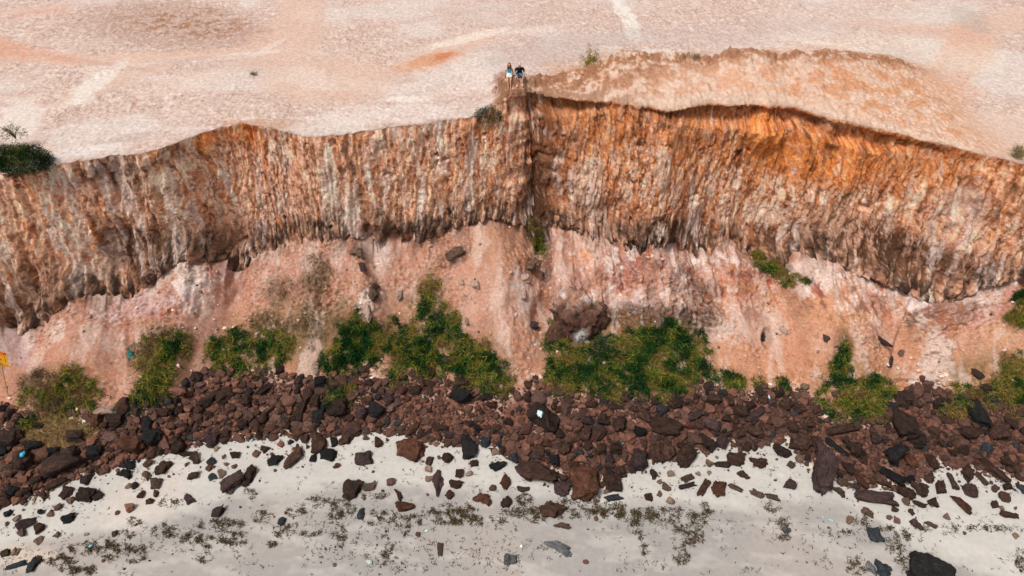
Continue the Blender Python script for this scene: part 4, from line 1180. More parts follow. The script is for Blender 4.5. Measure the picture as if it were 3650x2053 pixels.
# the great fallen piece of crust with a white foot, halfway down the slope
V, F = rock_verts(901, 5, planes=9, strata=0, pits=.10, rough=.09)
V[:, :] += (V / np.linalg.norm(V, axis=1)[:, None]) * (.10 * (ridged(V[:, 0] * 5, V[:, 1] * 2, V[:, 2] * 1.6, o=3, seed=8) - .4))[:, None]
top = sstep(.35, .8, V[:, 2] + .4 * fbm(V[:, 0] * 2, V[:, 1] * 2, V[:, 2], o=3, seed=4))
cc = np.tile(np.array([.095, .045, .032]), (len(V), 1))
cc = mixc(cc, [.045, .025, .02], sstep(0, .3, fbm(V[:, 0] * 5, V[:, 1] * 2, V[:, 2] * 1.6, o=4, seed=14)))
top = top * sstep(.25, .75, V[:, 2] + .5 * V[:, 1] + .3)
cc = mixc(cc, [.40, .225, .16], top * .8); cc = mixc(cc, [.62, .55, .52], top * .7 * sstep(.08, .25, fbm(V[:, 0] * 3, V[:, 1] * 3, V[:, 2] * 3, o=3, seed=24)))
cc = mixc(cc, [.55, .50, .47], sstep(.30, .12, np.hypot(V[:, 0] + .0, V[:, 1] + .75)) * sstep(.2, -.1, V[:, 2]))
M_block = earth_mat('fallen_crust', fine=.3, bump=.8, s1=3, s2=12, bdist=.08)
me = mesh_from('fallen_crust', V, F, True, cc, M_block)
g = ground(1450, 812); k = PXM(g)
o = link('boulder', me, label='huge dark ribbed boulder with white top perched on the slope above the creepers', category='boulder')
o.location = (g[0], g[1] + .2, g[2] + .05); o.scale = (86 / k, 70 / k, 88 / k); o.rotation_euler = (-.25, .1, .2)

# ---- fill up to 300 with anonymous heap rocks, then the rest as loose stones
def in_heap(x, y, m=0):
    return (y > np.interp(x, TOE[:, 0], TOE[:, 1]) - 4 + m) & (y < np.interp(x, SAND[:, 0], SAND[:, 1]) + 4 - m)
RL = np.array([[a, b, c_] for a, b, c_, *_ in rock_list])
fills, tries = [], 0
n_left = 0
RL = np.array([[t[0], t[1], max(t[2], t[3]) / 2] for t in traced + small_traced])
gaps = []
while len(fills) < 620 and tries < 60000:
    tries += 1
    x = random.uniform(0, 2576); y = random.uniform(930, 1290)
    if not in_heap(x, y): continue
    w = random.choice([16, 18, 20, 22, 24, 28, 34]) * random.uniform(.85, 1.2)
    if w < 20 and 700 < x < 1350 and y < 1060 and random.random() < .6: continue
    dd = np.hypot(RL[:, 0] - x, (RL[:, 1] - y) * 1.2)
    if (dd < (RL[:, 2] * .72 + w * .42)).any(): continue
    if blob(np.array([x]), np.array([y]), 150, 1085, 95, 42)[0] > .3: continue
    if blob(np.array([x]), np.array([y]), 1180, 1040, 180, 45)[0] > .3 and w > 18: continue
    if fbm(np.array([x * .012]), np.array([y * .014]), o=2, seed=300)[0] > .22: continue
    fills.append((x, y, w)); RL = np.vstack([RL, [x, y, w / 2]])
fills.sort(key=lambda f: -f[2])
fill_cols = ['brown'] * 8 + ['red'] * 3 + ['purple'] * 3 + ['dark'] * 3 + ['black'] * 2
for i, (x, y, w) in enumerate(fills[:max(0, n_left)]):
    kd = random.choice('aaplsrb'); colr = random.choice(fill_cols)
    lb = auto_label(x, y, w, w, colr, kd) or '%s rock like its neighbours in the heap' % CN[colr]
    put_rock(x, y, w * random.uniform(1.0, 1.35), w, random.uniform(-80, 80), colr, kd, lb, 'fallen rocks heaped under the cliff', sink=.2, flat=.85)

def stones(name, pts, rad, cols, sub, mat, label, seed, flatr=(.5, .95), sink=.25, extra=None):
    g = np.random.default_rng(seed)
    V0, F0 = ICO[sub]; n = len(pts); m = len(V0)
    # a pool of shapes
    pool = []
    for i in range(12):
        Vp, _ = rock_verts(700 + seed * 13 + i, sub, planes=6, rough=.05); pool.append(Vp)
    pool = np.array(pool)
    sh = pool[g.integers(0, 12, n)]
    sc = np.stack([g.uniform(.75, 1.35, n), g.uniform(.75, 1.2, n), g.uniform(*flatr, n)], -1) * rad[:, None]
    sh = sh * sc[:, None, :]
    a = g.uniform(0, 6.28, n); b = g.uniform(-.5, .5, n)
    ca, sa, cb, sb = np.cos(a)[:, None], np.sin(a)[:, None], np.cos(b)[:, None], np.sin(b)[:, None]
    X, Y, Z = sh[..., 0], sh[..., 1], sh[..., 2]
    Y, Z = Y * cb - Z * sb, Y * sb + Z * cb
    X, Y = X * ca - Y * sa, X * sa + Y * ca
    Vv = np.stack([X, Y, Z], -1) + pts[:, None, :] + np.stack([0 * rad, 0 * rad, sc[:, 2] * (1 - 2 * sink)], -1)[:, None, :]
    F = (F0[None] + (np.arange(n) * m)[:, None, None]).reshape(-1, 3)
    C_ = np.repeat(cols[:, None, :], m, 1).reshape(-1, 3)
    me = mesh_from(name, Vv.reshape(-1, 3), F, False, C_, mat)
    return link(name, me, kind='stuff', label=label)
M_stone = plain_mat('loose_stone', (0, 0, 0), .9, .2, .35, 9.0, attr=True)
def palette(n, names, seed):
    g = np.random.default_rng(seed)
    base = {'b': (.080, .039, .028), 'r': (.125, .056, .038), 'p': (.085, .048, .040), 'd': (.055, .030, .023), 'k': (.022, .021, .023), 't': (.17, .11, .08), 'w': (.58, .42, .34), 'g': (.16, .14, .13), 'o': (.45, .26, .17)}
    P_ = np.array([base[c_] for c_ in names])
    return P_[g.integers(0, len(names), n)] * g.uniform(.45, 1.5, n)[:, None]
# mid sizes in the heap
fx = np.array([f for f in fills[max(0, n_left):]])
pts = ground(fx[:, 0], fx[:, 1]); kk = FPX / (pts[:, 1] * CP - (pts[:, 2] - 35) * SP) / K
g_ = np.random.default_rng(5)
X_, Y_ = g_.uniform(0, 2576, 9000), g_.uniform(925, 1300, 9000)
keep = in_heap(X_, Y_, -6) & (blob(X_, Y_, 150, 1085, 90, 38) < .4); X_, Y_ = X_[keep], Y_[keep]
nn = fbm(X_ * .010, Y_ * .012, o=2, seed=310)
keep = (nn < .30); X_, Y_ = X_[keep][:2100], Y_[keep][:2100]
big = RL[RL[:, 2] > 9]; far_ = (np.hypot(X_[:, None] - big[:, 0], (Y_[:, None] - big[:, 1]) * 1.15) > big[:, 2] * .72).all(1); X_, Y_ = X_[far_], Y_[far_]
p2 = ground(X_, Y_); r2 = g_.uniform(.08, .27, len(X_)) * np.where(blob(X_, Y_, 1130, 1025, 260, 60) > .4, .45, 1.0)
st_ = np.array([[t[0], t[1], (t[2] + t[3]) / 4] for t in small_traced]); p4 = ground(st_[:, 0], st_[:, 1])
P3 = np.concatenate([pts, p2]); R3 = np.concatenate([fx[:, 2] / kk * .55, r2])
pk = {'crust': 't', 'brown': 'b', 'red': 'r', 'purple': 'p', 'black': 'k', 'blue': 'k', 'grey': 'g', 'tan': 't', 'pale': 'w', 'dark': 'd'}
stones('stones', p4, st_[:, 2] / 43.0 * 1.1, np.concatenate([palette(1, pk[t[5]], 900 + i) for i, t in enumerate(small_traced)]), 3, M_stone, 'small stray stones lying on the sand in front of the rock heap', 33)
stones('loose_stones', P3, R3, palette(len(P3), 'bbbbrrpddkbr', 31), 2, M_stone, 'loose brown and black stones filling the gaps between the fallen rocks', 31)
# rubble: small
def scatter(n, x0, x1, y0, y1, fn, seed):
    g = np.random.default_rng(seed); x = g.uniform(x0, x1, n); y = g.uniform(y0, y1, n)
    p = fn(x, y); k_ = g.uniform(0, 1, n) < p; return x[k_], y[k_]
def fn_rub(x, y):
    a = in_heap(x, y, -4).astype(float)
    return a * (blob(x, y, 150, 1085, 90, 38) < .4) * np.clip(1.0 - 1.2 * sstep(.12, .4, fbm(x * .01, y * .013, o=3, seed=320)), .12, 1)
x, y = scatter(26000, 0, 2576, 925, 1300, fn_rub, 41)
stones('rubble', ground(x, y), g_.uniform(.035, .12, len(x)) ** 1.0, palette(len(x), 'bbbbrrrpd', 42), 1, M_stone, 'fine reddish brown rubble heaped along the cliff foot', 42)
# pale clods along the slope foot and on the slope
def fn_sl(x, y):
    t_ = np.interp(x, TOE[:, 0], TOE[:, 1]); f_ = np.interp(x, FOOT[:, 0], FOOT[:, 1])
    return np.where((y < t_ + 14) & (y > f_ + 12), .10 + .9 * np.exp(-np.maximum(t_ - y, 0) / 34), 0) * (.25 + .75 * sstep(-.1, .3, fbm(x * .02, y * .02, o=2, seed=330)))
x, y = scatter(15000, 0, 2576, 560, 1060, fn_sl, 43)
stones('clay_clods', ground(x, y), .022 + .12 * g_.uniform(0, 1, len(x)) ** 2.2, palette(len(x), 'wwwwooot', 44), 1, M_stone, 'pale crumbs of clay fallen on the pink slope', 44, sink=.35)
# pebbles over the sand
def fn_sd(x, y):
    s_ = np.interp(x, SAND[:, 0], SAND[:, 1]); return np.where(y > s_ - 3, .03 + .97 * np.exp(-np.maximum(y - s_, 0) / 26), 0)
x, y = scatter(5200, 0, 2576, 1080, 1446, fn_sd, 45)
stones('pebbles', ground(x, y), .03 + .10 * g_.uniform(0, 1, len(x)) ** 2, palette(len(x), 'bbrptdtg', 46), 1, M_stone, 'small brown pebbles strewn on the pale sand', 46)
#SPLIT2
# ------------------------------------------------------------------ plants
M_leaf = plain_mat('creeper_foliage', (0, 0, 0), .85, .05, .25, 6.0, attr=True)
GREENS = np.array([[.010, .036, .010], [.022, .070, .014], [.045, .105, .018], [.11, .15, .020], [.25, .21, .03], [.33, .20, .04], [.17, .11, .045], [.10, .07, .035]])
def strands(P0, dirs, L, W, cols, droop=.35, seg=2, up=(0, 0, 1)):
    """curved narrow strips; returns V, F, C"""
    n = len(P0); g = np.random.default_rng(n)
    side = np.cross(dirs, g.normal(size=(n, 3))); side /= np.linalg.norm(side, axis=1)[:, None] + 1e-9
    bend = g.normal(size=(n, 3)) * .35; bend[:, 2] -= droop
    rows = []
    for i in range(seg + 1):
        t = i / seg
        c_ = P0 + dirs * (L * t)[:, None] + bend * (L * t * t)[:, None] * .8
        w = W * (1 - .75 * t) * (.6 if i == 0 else 1)
        rows += [c_ - side * w[:, None] / 2, c_ + side * w[:, None] / 2]
    V = np.stack(rows, 1); m = V.shape[1]
    F = []
    for i in range(seg):
        F.append(np.arange(n)[:, None] * m + np.array([2 * i, 2 * i + 1, 2 * i + 3, 2 * i + 2]))
    C_ = np.repeat(cols[:, None], m, 1).copy()
    return V.reshape(-1, 3), np.concatenate(F), C_.reshape(-1, 3)

def ramp(t, P_):
    t = np.clip(t, 0, 1) * (len(P_) - 1); i = np.minimum(t.astype(int), len(P_) - 2); f = (t - i)[:, None]
    return P_[i] * (1 - f) + P_[i + 1] * f

def creeper(label, blobs, dens=1.0, ochre=.35, seed=1, hgt=.32, name='creeper', cat='creeper', group='green creepers at the foot of the slope', pal=None):
    g = np.random.default_rng(seed)
    Ps, Gs, Ds = [], [], []
    for (cx, cy, rx, ry, ro) in blobs:
        rx, ry = rx * 1.1, ry * 1.1
        n = int(rx * ry * 1.3 * dens) + 60
        a = g.uniform(0, 6.283, n); r = np.sqrt(g.uniform(0, 1.25, n))
        c_, s_ = math.cos(math.radians(ro)), math.sin(math.radians(ro))
        p, q = r * np.cos(a) * rx, r * np.sin(a) * ry
        x, y = cx + p * c_ - q * s_, cy + p * s_ + q * c_
        nz = fbm(x * .035, y * .035, o=4, seed=seed + 3, gain=.6)
        hole = fbm(x * .06, y * .06, o=2, seed=seed + 5)
        keep = (r + 1.5 * nz < .98) & (hole < .28)
        Ps.append(np.stack([x, y], 1)[keep]); Ds.append((r + 1.1 * nz)[keep]); Gs.append(1.25 * fbm(x * .026, y * .026, o=3, seed=seed + 9)[keep] + .6 * nz[keep])
    XY, D_, G_ = np.concatenate(Ps), np.concatenate(Ds), np.concatenate(Gs)
    ok_ = (XY[:, 0] > 1) & (XY[:, 0] < 2574); XY, D_, G_ = XY[ok_], D_[ok_], G_[ok_]
    base = ground(XY[:, 0], XY[:, 1]) + g.normal(size=(len(XY), 3)) * .03
    hum = sstep(-.15, .25, fbm(base[:, 0] * 1.7, base[:, 1] * 1.7, base[:, 2] * 1.7, o=3, seed=seed))
    H = 1.55 * hgt * np.clip(1.25 - D_, 0, 1) * (.12 + 1.1 * hum) + .03
    root = thing(name, label, cat, tuple(base.mean(0)), group=group)
    o0 = base.mean(0)
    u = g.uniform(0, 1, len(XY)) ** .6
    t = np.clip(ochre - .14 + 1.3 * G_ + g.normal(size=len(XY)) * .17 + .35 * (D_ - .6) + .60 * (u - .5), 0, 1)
    P0 = base - o0 + np.stack([0 * H, -.62 * H * u, .78 * H * u], 1)
    dr = g.normal(size=(len(XY), 3)); dr[:, 1] -= .5; dr[:, 2] += .45; dr /= np.linalg.norm(dr, axis=1)[:, None]
    L = g.uniform(.12, .36, len(XY)) ; W = g.uniform(.028, .06, len(XY))
    shade = (.55 + .75 * u) * g.uniform(.75, 1.25, len(XY))
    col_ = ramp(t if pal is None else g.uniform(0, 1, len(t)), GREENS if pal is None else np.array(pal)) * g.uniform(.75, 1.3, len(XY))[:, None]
    dry = t > .62
    if dry.sum() < 250: dry[:] = False
    if (~dry).sum() < 250: dry[:] = True
    for nm, mk, lab in (('foliage', ~dry, None), ('dry_stems', dry, None)):
        if mk.sum() < 40: continue
        if nm == 'dry_stems' and t.max() < .5: continue
        V, F, C_ = strands(P0[mk], dr[mk], L[mk] * (1.0 if nm == 'foliage' else 1.4), W[mk] * (1.0 if nm == 'foliage' else .55), col_[mk])  # the dry part is stems: longer, narrower strips than the green foliage
        link(nm, mesh_from(nm, V, F, True, C_, M_leaf), root)
    return root
creeper('olive and ochre creeper patch nearest the yellow warning sign', [(110, 985, 60, 52, 0), (150, 1010, 50, 40, 0), (215, 990, 34, 46, 0), (185, 940, 26, 30, 0)], ochre=.80, seed=1)
creeper('small bright green creeper at the left end, beside black boulders', [(62, 1062, 34, 22, -20)], ochre=.15, seed=2, dens=1.4)
creeper('tall dark creeper climbing the slope beneath the torn teal netting', [(395, 900, 58, 56, 0), (390, 965, 40, 46, 10), (430, 870, 50, 40, -20)], ochre=.62, seed=3)
creeper('bright green creeper strip right of the flat pale pink slab', [(345, 1005, 48, 22, -15), (405, 990, 30, 30, -30)], ochre=.2, seed=4, dens=1.4)
creeper('wide olive creeper mound above the left end of the red rubble', [(620, 885, 90, 56, -4), (690, 870, 48, 40, 0), (575, 880, 40, 44, 0)], ochre=.42, seed=5, dens=1.2)
creeper('deep green creeper tongue left of the narrow yellow green one', [(900, 850, 52, 62, 0), (870, 905, 60, 44, 0), (930, 870, 30, 50, 0)], ochre=.22, seed=6, dens=1.5)
creeper('small round green creeper cap growing on a boulder', [(850, 985, 44, 34, 0)], ochre=.2, seed=7, dens=1.6, hgt=.4)
creeper('narrow yellow green creeper between two dark green ones', [(985, 850, 24, 46, 0), (1000, 915, 34, 44, 0)], ochre=.5, seed=8, dens=1.3)
creeper('highest green creeper with a dark rounded crown and an ochre tail above it', [(1100, 805, 48, 40, 0), (1060, 870, 60, 60, 0), (1080, 905, 60, 40, 0), (1130, 850, 40, 50, 0)], ochre=.3, seed=9, dens=1.4)
creeper('thin brown and olive wisp growing up the slope above the highest creeper', [(1080, 725, 26, 32, 10), (1070, 760, 16, 30, 20)], ochre=.7, seed=10, dens=1.1, hgt=.18)
creeper('yellow tipped green creeper leaning over a black rock, left of the bare chute', [(1190, 900, 50, 50, 0), (1235, 945, 60, 44, 20), (1170, 940, 34, 34, 0)], ochre=.42, seed=11, dens=1.4, hgt=.4)
creeper('lime green creeper hanging left of the huge ribbed boulder foot', [(1395, 860, 28, 50, -15), (1420, 920, 40, 60, 0)], ochre=.42, seed=12, dens=1.2)
creeper('shaded dark creeper under the huge ribbed boulder', [(1440, 945, 66, 50, 0), (1500, 900, 60, 60, 0)], ochre=.28, seed=13, dens=1.3)
creeper('green and gold creeper in the middle of the largest green mass', [(1540, 960, 70, 46, 0), (1580, 900, 60, 50, 0), (1610, 850, 60, 24, 0)], ochre=.42, seed=14, dens=1.3, hgt=.4)
creeper('largest dark green domed creeper at the right of the green mass', [(1690, 900, 84, 84, 0), (1650, 960, 60, 44, 0), (1680, 840, 56, 30, 0)], ochre=.27, seed=15, dens=1.5, hgt=.55)
creeper('small green creeper tuft with tan stems right of the domed mass', [(1840, 968, 28, 28, 0), (1800, 945, 30, 16, 0)], ochre=.3, seed=16, dens=1.4)
creeper('tiny green tuft second to the right of the domed creeper', [(1908, 962, 20, 14, 0)], ochre=.42, seed=17, dens=1.4)
creeper('tiny green tuft above a dark rock on the orange slope foot', [(1966, 968, 20, 18, 0)], ochre=.4, seed=18, dens=1.4)
creeper('large green creeper left of the great dark rectangular block', [(2130, 1010, 66, 44, 10), (2180, 1030, 60, 28, 5), (2110, 950, 34, 36, 0), (2190, 975, 50, 30, 10)], ochre=.34, seed=19, dens=1.4, hgt=.42)
creeper('thin yellow green stalk of creeper climbing beside a grey stick', [(2124, 880, 15, 30, 0), (2110, 920, 18, 24, 10)], ochre=.5, seed=20, dens=1.6)
creeper('olive creeper right of the white sandy chute', [(2420, 1000, 50, 30, 10), (2400, 1030, 40, 24, 0)], ochre=.55, seed=21)
creeper('olive gold creeper at the right edge of the view', [(2530, 985, 60, 44, 0), (2560, 1010, 40, 40, 0), (2545, 920, 30, 40, 0)], ochre=.52, seed=22)
creeper('moss green mat hanging from the crust on the right of the cliff', [(1925, 660, 34, 16, 35), (1965, 690, 40, 18, 35), (2010, 700, 26, 8, 20)], ochre=.25, seed=23, dens=2.4, hgt=.2, group='green mats on the cliff')
creeper('grey green mat in the lower end of the deep cleft', [(1345, 585, 18, 34, -20), (1362, 625, 14, 26, -10)], ochre=.95, seed=24, dens=1.6, hgt=.2, group='green mats on the cliff')
creeper('dark shrubby mat cut by the right edge, under the crust', [(2568, 775, 22, 40, 0), (2545, 800, 20, 14, 0)], ochre=.35, seed=25, dens=2.0, group='green mats on the cliff')
creeper('brown dead scrub on the slope below the left crust', [(800, 700, 34, 56, 0), (710, 735, 36, 34, 0)], dens=.55, ochre=.98, seed=26, hgt=.12, pal=[(.09, .055, .03), (.17, .115, .055), (.24, .17, .09)], name='dead_scrub', cat='scrub', group='dead scrub on the slope')
creeper('brown dead scrub directly above the wide olive creeper', [(780, 820, 60, 50, 0), (700, 810, 60, 26, 0)], dens=.55, ochre=.95, seed=27, hgt=.12, pal=[(.09, .055, .03), (.17, .115, .055), (.24, .17, .09)], name='dead_scrub', cat='scrub', group='dead scrub on the slope')
creeper('dry tan mat lying on the boulders at left', [(150, 1088, 90, 38, 0)], dens=1.6, ochre=1.0, seed=28, hgt=.06, pal=[(.17, .105, .045), (.30, .19, .085), (.38, .26, .13)], name='dry_mat', cat='dry plants', group='dead scrub on the slope')
creeper('tiny green tuft alone on the bare plateau at left', [(640, 186, 9, 2.5, 0)], dens=3, ochre=1.1, seed=29, hgt=.08, name='tuft', cat='tuft', group='tufts on the plateau')
creeper('grey green tuft at the right edge of the plateau rim', [(2562, 384, 18, 14, 0)], dens=1.6, ochre=.7, seed=30, hgt=.25, name='tuft', cat='tuft', group='tufts on the plateau')
creeper('low green tuft on the back of the raised mound', [(2490 / K - 20, 142, 26, 3, 0)], dens=1.2, ochre=1.1, seed=32, hgt=.06, name='tuft', cat='tuft', group='tufts on the plateau')

def tube(pts, rad, sides=6):
    pts = [Vector(p) for p in pts]; V, F = [], []
    for i, p in enumerate(pts):
        d_ = (pts[min(i + 1, len(pts) - 1)] - pts[max(i - 1, 0)]).normalized()
        a = d_.orthogonal().normalized(); b = d_.cross(a)
        for k_ in range(sides):
            t = 2 * math.pi * k_ / sides
            V.append(p + (a * math.cos(t) + b * math.sin(t)) * rad[i])
    for i in range(len(pts) - 1):
        for k_ in range(sides):
            F.append([i * sides + k_, i * sides + (k_ + 1) % sides, (i + 1) * sides + (k_ + 1) % sides, (i + 1) * sides + k_])
    return np.array([v[:] for v in V]), np.array(F)
def merge(parts):
    V, F, o = [], [], 0
    for v, f in parts:
        V.append(v); F.append(f + o); o += len(v)
    return np.concatenate(V), np.concatenate(F)
M_bark = plain_mat('twig_bark', (.16, .11, .08), .9, .1, .3, 12)

def bush(label, base, rx, ry, rz, n, cols, seed, group=None, leaf=.05, twigs=14, dead=0, cat='shrub', name='shrub', top=.2):
    g = np.random.default_rng(seed)
    root = thing(name, label, cat, base, group=group)
    tw = []
    for i in range(twigs):
        a = g.uniform(0, 6.28); e = g.uniform(.2, 1)
        end = Vector((math.cos(a) * rx * e, math.sin(a) * ry * e, rz * g.uniform(.5, 1.0)))
        mid = end * .5 + Vector(g.normal(size=3) * .06 * rx)
        tw.append(tube([(0, 0, 0), mid, end], [.028, .016, .006], 5))
    for i in range(dead):
        x0 = g.uniform(-.3, .9) * rx
        p0 = Vector((x0 * .5, -ry * .3, 0)); p1 = Vector((x0, -ry * 1.0, -.10)); p2 = p1 + Vector((g.uniform(-.3, .3), -.12, -g.uniform(.2, .5)))
        tw.append(tube([p0, p1, p2], [.022, .016, .007], 5))
    V, F = merge(tw); link('stem', mesh_from('stem', V, F, True, None, M_bark), root)
    d_ = g.normal(size=(n, 3)); d_ /= np.linalg.norm(d_, axis=1)[:, None]; d_[:, 2] = np.abs(d_[:, 2])
    lump = 1 + .45 * fbm(d_[:, 0] * 2.2, d_[:, 1] * 2.2, d_[:, 2] * 2.2, o=3, seed=seed % 7)
    r = g.uniform(.35, 1, n) ** .5 * lump
    P0 = d_ * r[:, None] * np.array([rx, ry, rz])
    dr = d_ + g.normal(size=(n, 3)) * .8; dr /= np.linalg.norm(dr, axis=1)[:, None]
    t = np.clip(g.uniform(0, 1, n) * .5 + top * d_[:, 2] + .8 * fbm(d_[:, 0] * 1.5, d_[:, 1] * 1.5, d_[:, 2], o=2, seed=3), 0, 1)
    V, F, C_ = strands(P0, dr, g.uniform(.6, 1.8, n) * leaf, g.uniform(.5, .9, n) * leaf * .7, ramp(t, np.array(cols)) * g.uniform(.7, 1.3, n)[:, None], droop=.1)
    link('foliage', mesh_from('foliage', V, F, True, C_, M_leaf), root)
    return root
gl = at_z(44, 428, 13.35); 
bush('dense dark green bush on the plateau edge at the far left', (gl[0], gl[1] + .5, 13.2), 1.75, 1.0, 1.4, 15000, [(.006, .018, .006), (.010, .030, .008), (.022, .05, .010), (.10, .11, .014)], 51, 'shrubs along the rim', .07, top=.45)
gl = at_z(15, 350, 14.2)
bush('thin yellow green sprig rising above the dark left bush', (gl[0] + .1, gl[1] + .6, 13.9), .75, .4, .9, 420, [(.05, .08, .012), (.14, .14, .02), (.22, .15, .02)], 52, 'shrubs along the rim', .08)
gl = at_z(1228, 292, 13.35)
bush('grey green wind bent bush hanging over the rim below the seated couple', (gl[0], gl[1] + .15, 13.1), .98, .55, .80, 3800, [(.012, .020, .012), (.022, .036, .020), (.05, .065, .022), (.16, .13, .03)], 53, 'shrubs along the rim', .055, dead=9, top=.3)
gl = at_z(1477, 172, 13.4)
def sapling(base):
    g = np.random.default_rng(61)
    root = thing('sapling', 'thin sparse yellow green sapling standing behind the raised mound', 'sapling', base)
    tw = [tube([(0, 0, 0), (-.05, 0, .35), (.0, 0, .75), (.18, .02, 1.3)], [.03, .024, .016, .006], 6)]
    tips = []
    for i in range(22):
        z0 = g.uniform(.25, 1.2); x0 = .10 * z0
        a = g.uniform(0, 6.28); L = g.uniform(.25, .75) * (1.1 - .4 * z0)
        e = Vector((x0 + math.cos(a) * L + .05, math.sin(a) * L * .7, z0 + g.uniform(.1, .45)))
        tw.append(tube([(x0, 0, z0), Vector((x0, 0, z0)).lerp(e, .5) + Vector((0, 0, .05)), e], [.012, .008, .004], 4)); tips.append(e)
    V, F = merge(tw); link('trunk', mesh_from('trunk', V, F, True, None, M_bark), root)
    P0 = np.array([np.array(tips[g.integers(0, 22)]) * g.uniform(.75, 1.05) + g.normal(size=3) * .09 for _ in range(750)])
    dr = g.normal(size=(750, 3)); dr /= np.linalg.norm(dr, axis=1)[:, None]
    V, F, C_ = strands(P0, dr, g.uniform(.07, .14, 750), g.uniform(.04, .08, 750), ramp(g.uniform(0, 1, 750), np.array([(.12, .13, .02), (.26, .22, .03), (.36, .26, .05)])))
    link('crown', mesh_from('crown', V, F, True, C_, M_leaf), root)
    root.scale = (.92, .92, .92)
sp = (gl[0], gl[1], 13.35); sapling(sp)
# spiky grass tuft beside the ribbed boulder
g = np.random.default_rng(71); gp = ground(1512, 862)
root = thing('grass_tuft', 'pale spiky grass tuft fanning out right of the ribbed boulder', 'grass tuft', tuple(gp))
n = 420; dr = g.normal(size=(n, 3)); dr[:, 1] -= .6; dr[:, 2] = np.abs(dr[:, 2]) + .2; dr /= np.linalg.norm(dr, axis=1)[:, None]
V, F, C_ = strands(dr * .05, dr, g.uniform(.45, .85, n), np.full(n, .014), ramp(g.uniform(0, 1, n), np.array([(.12, .10, .06), (.26, .22, .14), (.34, .30, .2)])), droop=.25, seg=3)
link('blades', mesh_from('blades', V, F, True, C_, M_leaf), root)

# ------------------------------------------------------------------ seaweed on the beach
SW = "430,1267,26,10 337,1312,16,8 316,1345,22,8 228,1380,46,14 142,1407,36,14 177,1428,24,16 278,1386,20,22 337,1393,26,20 418,1335,30,14 476,1348,28,18 557,1322,50,14 590,1355,34,14 521,1365,20,14 514,1403,22,10 228,1434,16,10 628,1243,14,12 660,1300,24,12 746,1287,18,14 797,1264,30,10 840,1264,16,8 843,1292,16,14 870,1280,22,18 853,1348,14,26 944,1249,30,6 949,1290,16,8 1025,1312,30,14 977,1300,22,12 1078,1295,26,10 1141,1282,44,14 1157,1300,34,12 941,1314,14,8 972,1353,10,6 1022,1345,8,8 977,1378,12,10 969,1406,8,14 779,1340,22,10 706,1335,30,14 686,1371,10,6 1321,1259,20,14 1452,1259,44,12 1503,1274,26,16 1531,1290,16,12 1556,1282,20,16 1597,1305,40,14 1635,1305,26,10 1680,1312,26,10 1599,1330,18,12 1622,1350,12,16 1622,1383,10,12 1708,1355,14,34 1751,1317,20,22 1771,1285,10,18 1746,1348,20,26 1713,1403,18,16 1356,1302,24,14 1944,1274,18,12 1961,1315,24,14 1972,1350,14,10 2121,1345,14,8 2174,1310,22,12 2243,1368,22,16 2265,1350,22,12 2260,1401,16,12 2151,1411,18,12 2154,1436,22,10 2282,1410,14,32 2569,1411,14,30 1180,1310,80,10 900,1330,200,16 1400,1290,120,12 1650,1290,140,10 400,1370,220,20 2200,1350,120,20 1100,1390,260,40 2420,1330,200,6"
g = np.random.default_rng(81); XY = []; DN = []
for q in SW.split():
    cx, cy, rx, ry = map(float, q.split(','))
    big = rx * ry > 1500
    n = int(rx * ry * (.10 if big else .85)) + 8
    a = g.uniform(0, 6.283, n); r = np.sqrt(g.uniform(0, 1.5, n))
    x, y = cx + r * np.cos(a) * rx, cy + r * np.sin(a) * ry
    nz = fbm(x * .05, y * .06, o=3, seed=85)
    k_ = nz + .12 * g.normal(size=n) > (.10 if big else .06)
    XY.append(np.stack([x, y], 1)[k_])
xr = g.uniform(0, 2575, 5200); yr = g.uniform(1110, 1447, 5200) ** 1.0; kr = (yr > np.interp(xr, SAND[:, 0], SAND[:, 1]) + 8) & (fbm(xr * .012, yr * .02, o=3, seed=87) + .3 * fbm(xr * .06, yr * .08, o=2, seed=88) > .10)
XY.append(np.stack([xr, yr], 1)[kr])
XY = np.concatenate(XY); XY = XY[(XY[:, 1] < 1447) & (XY[:, 0] > 0) & (XY[:, 0] < 2575)]
rep = 3
nb_ = len(XY); XY = np.repeat(XY, rep, 0) + g.normal(size=(len(XY) * rep, 2)) * 1.3
XY[:, 1] = np.minimum(XY[:, 1], 1446)
B = ground(XY[:, 0], XY[:, 1]); n = len(B)
B = B + g.normal(size=(n, 3)) * [.02, .02, 0] + np.stack([0 * B[:, 0], 0 * B[:, 0], .012 + .05 * g.uniform(0, 1, n)], 1)
dr = g.normal(size=(n, 3)); dr[:, 2] *= .3; dr /= np.linalg.norm(dr, axis=1)[:, None]
V, F, C_ = strands(B, dr, g.uniform(.04, .15, n), g.uniform(.022, .055, n), ramp(g.uniform(0, 1, n), np.array([(.026, .018, .009), (.06, .042, .018), (.12, .082, .038), (.045, .032, .016)])), droop=.05)
link('seaweed', mesh_from('seaweed', V, F, True, C_, M_leaf), kind='stuff', label='dark brown seaweed wrack strewn in clumps over the lower sand')

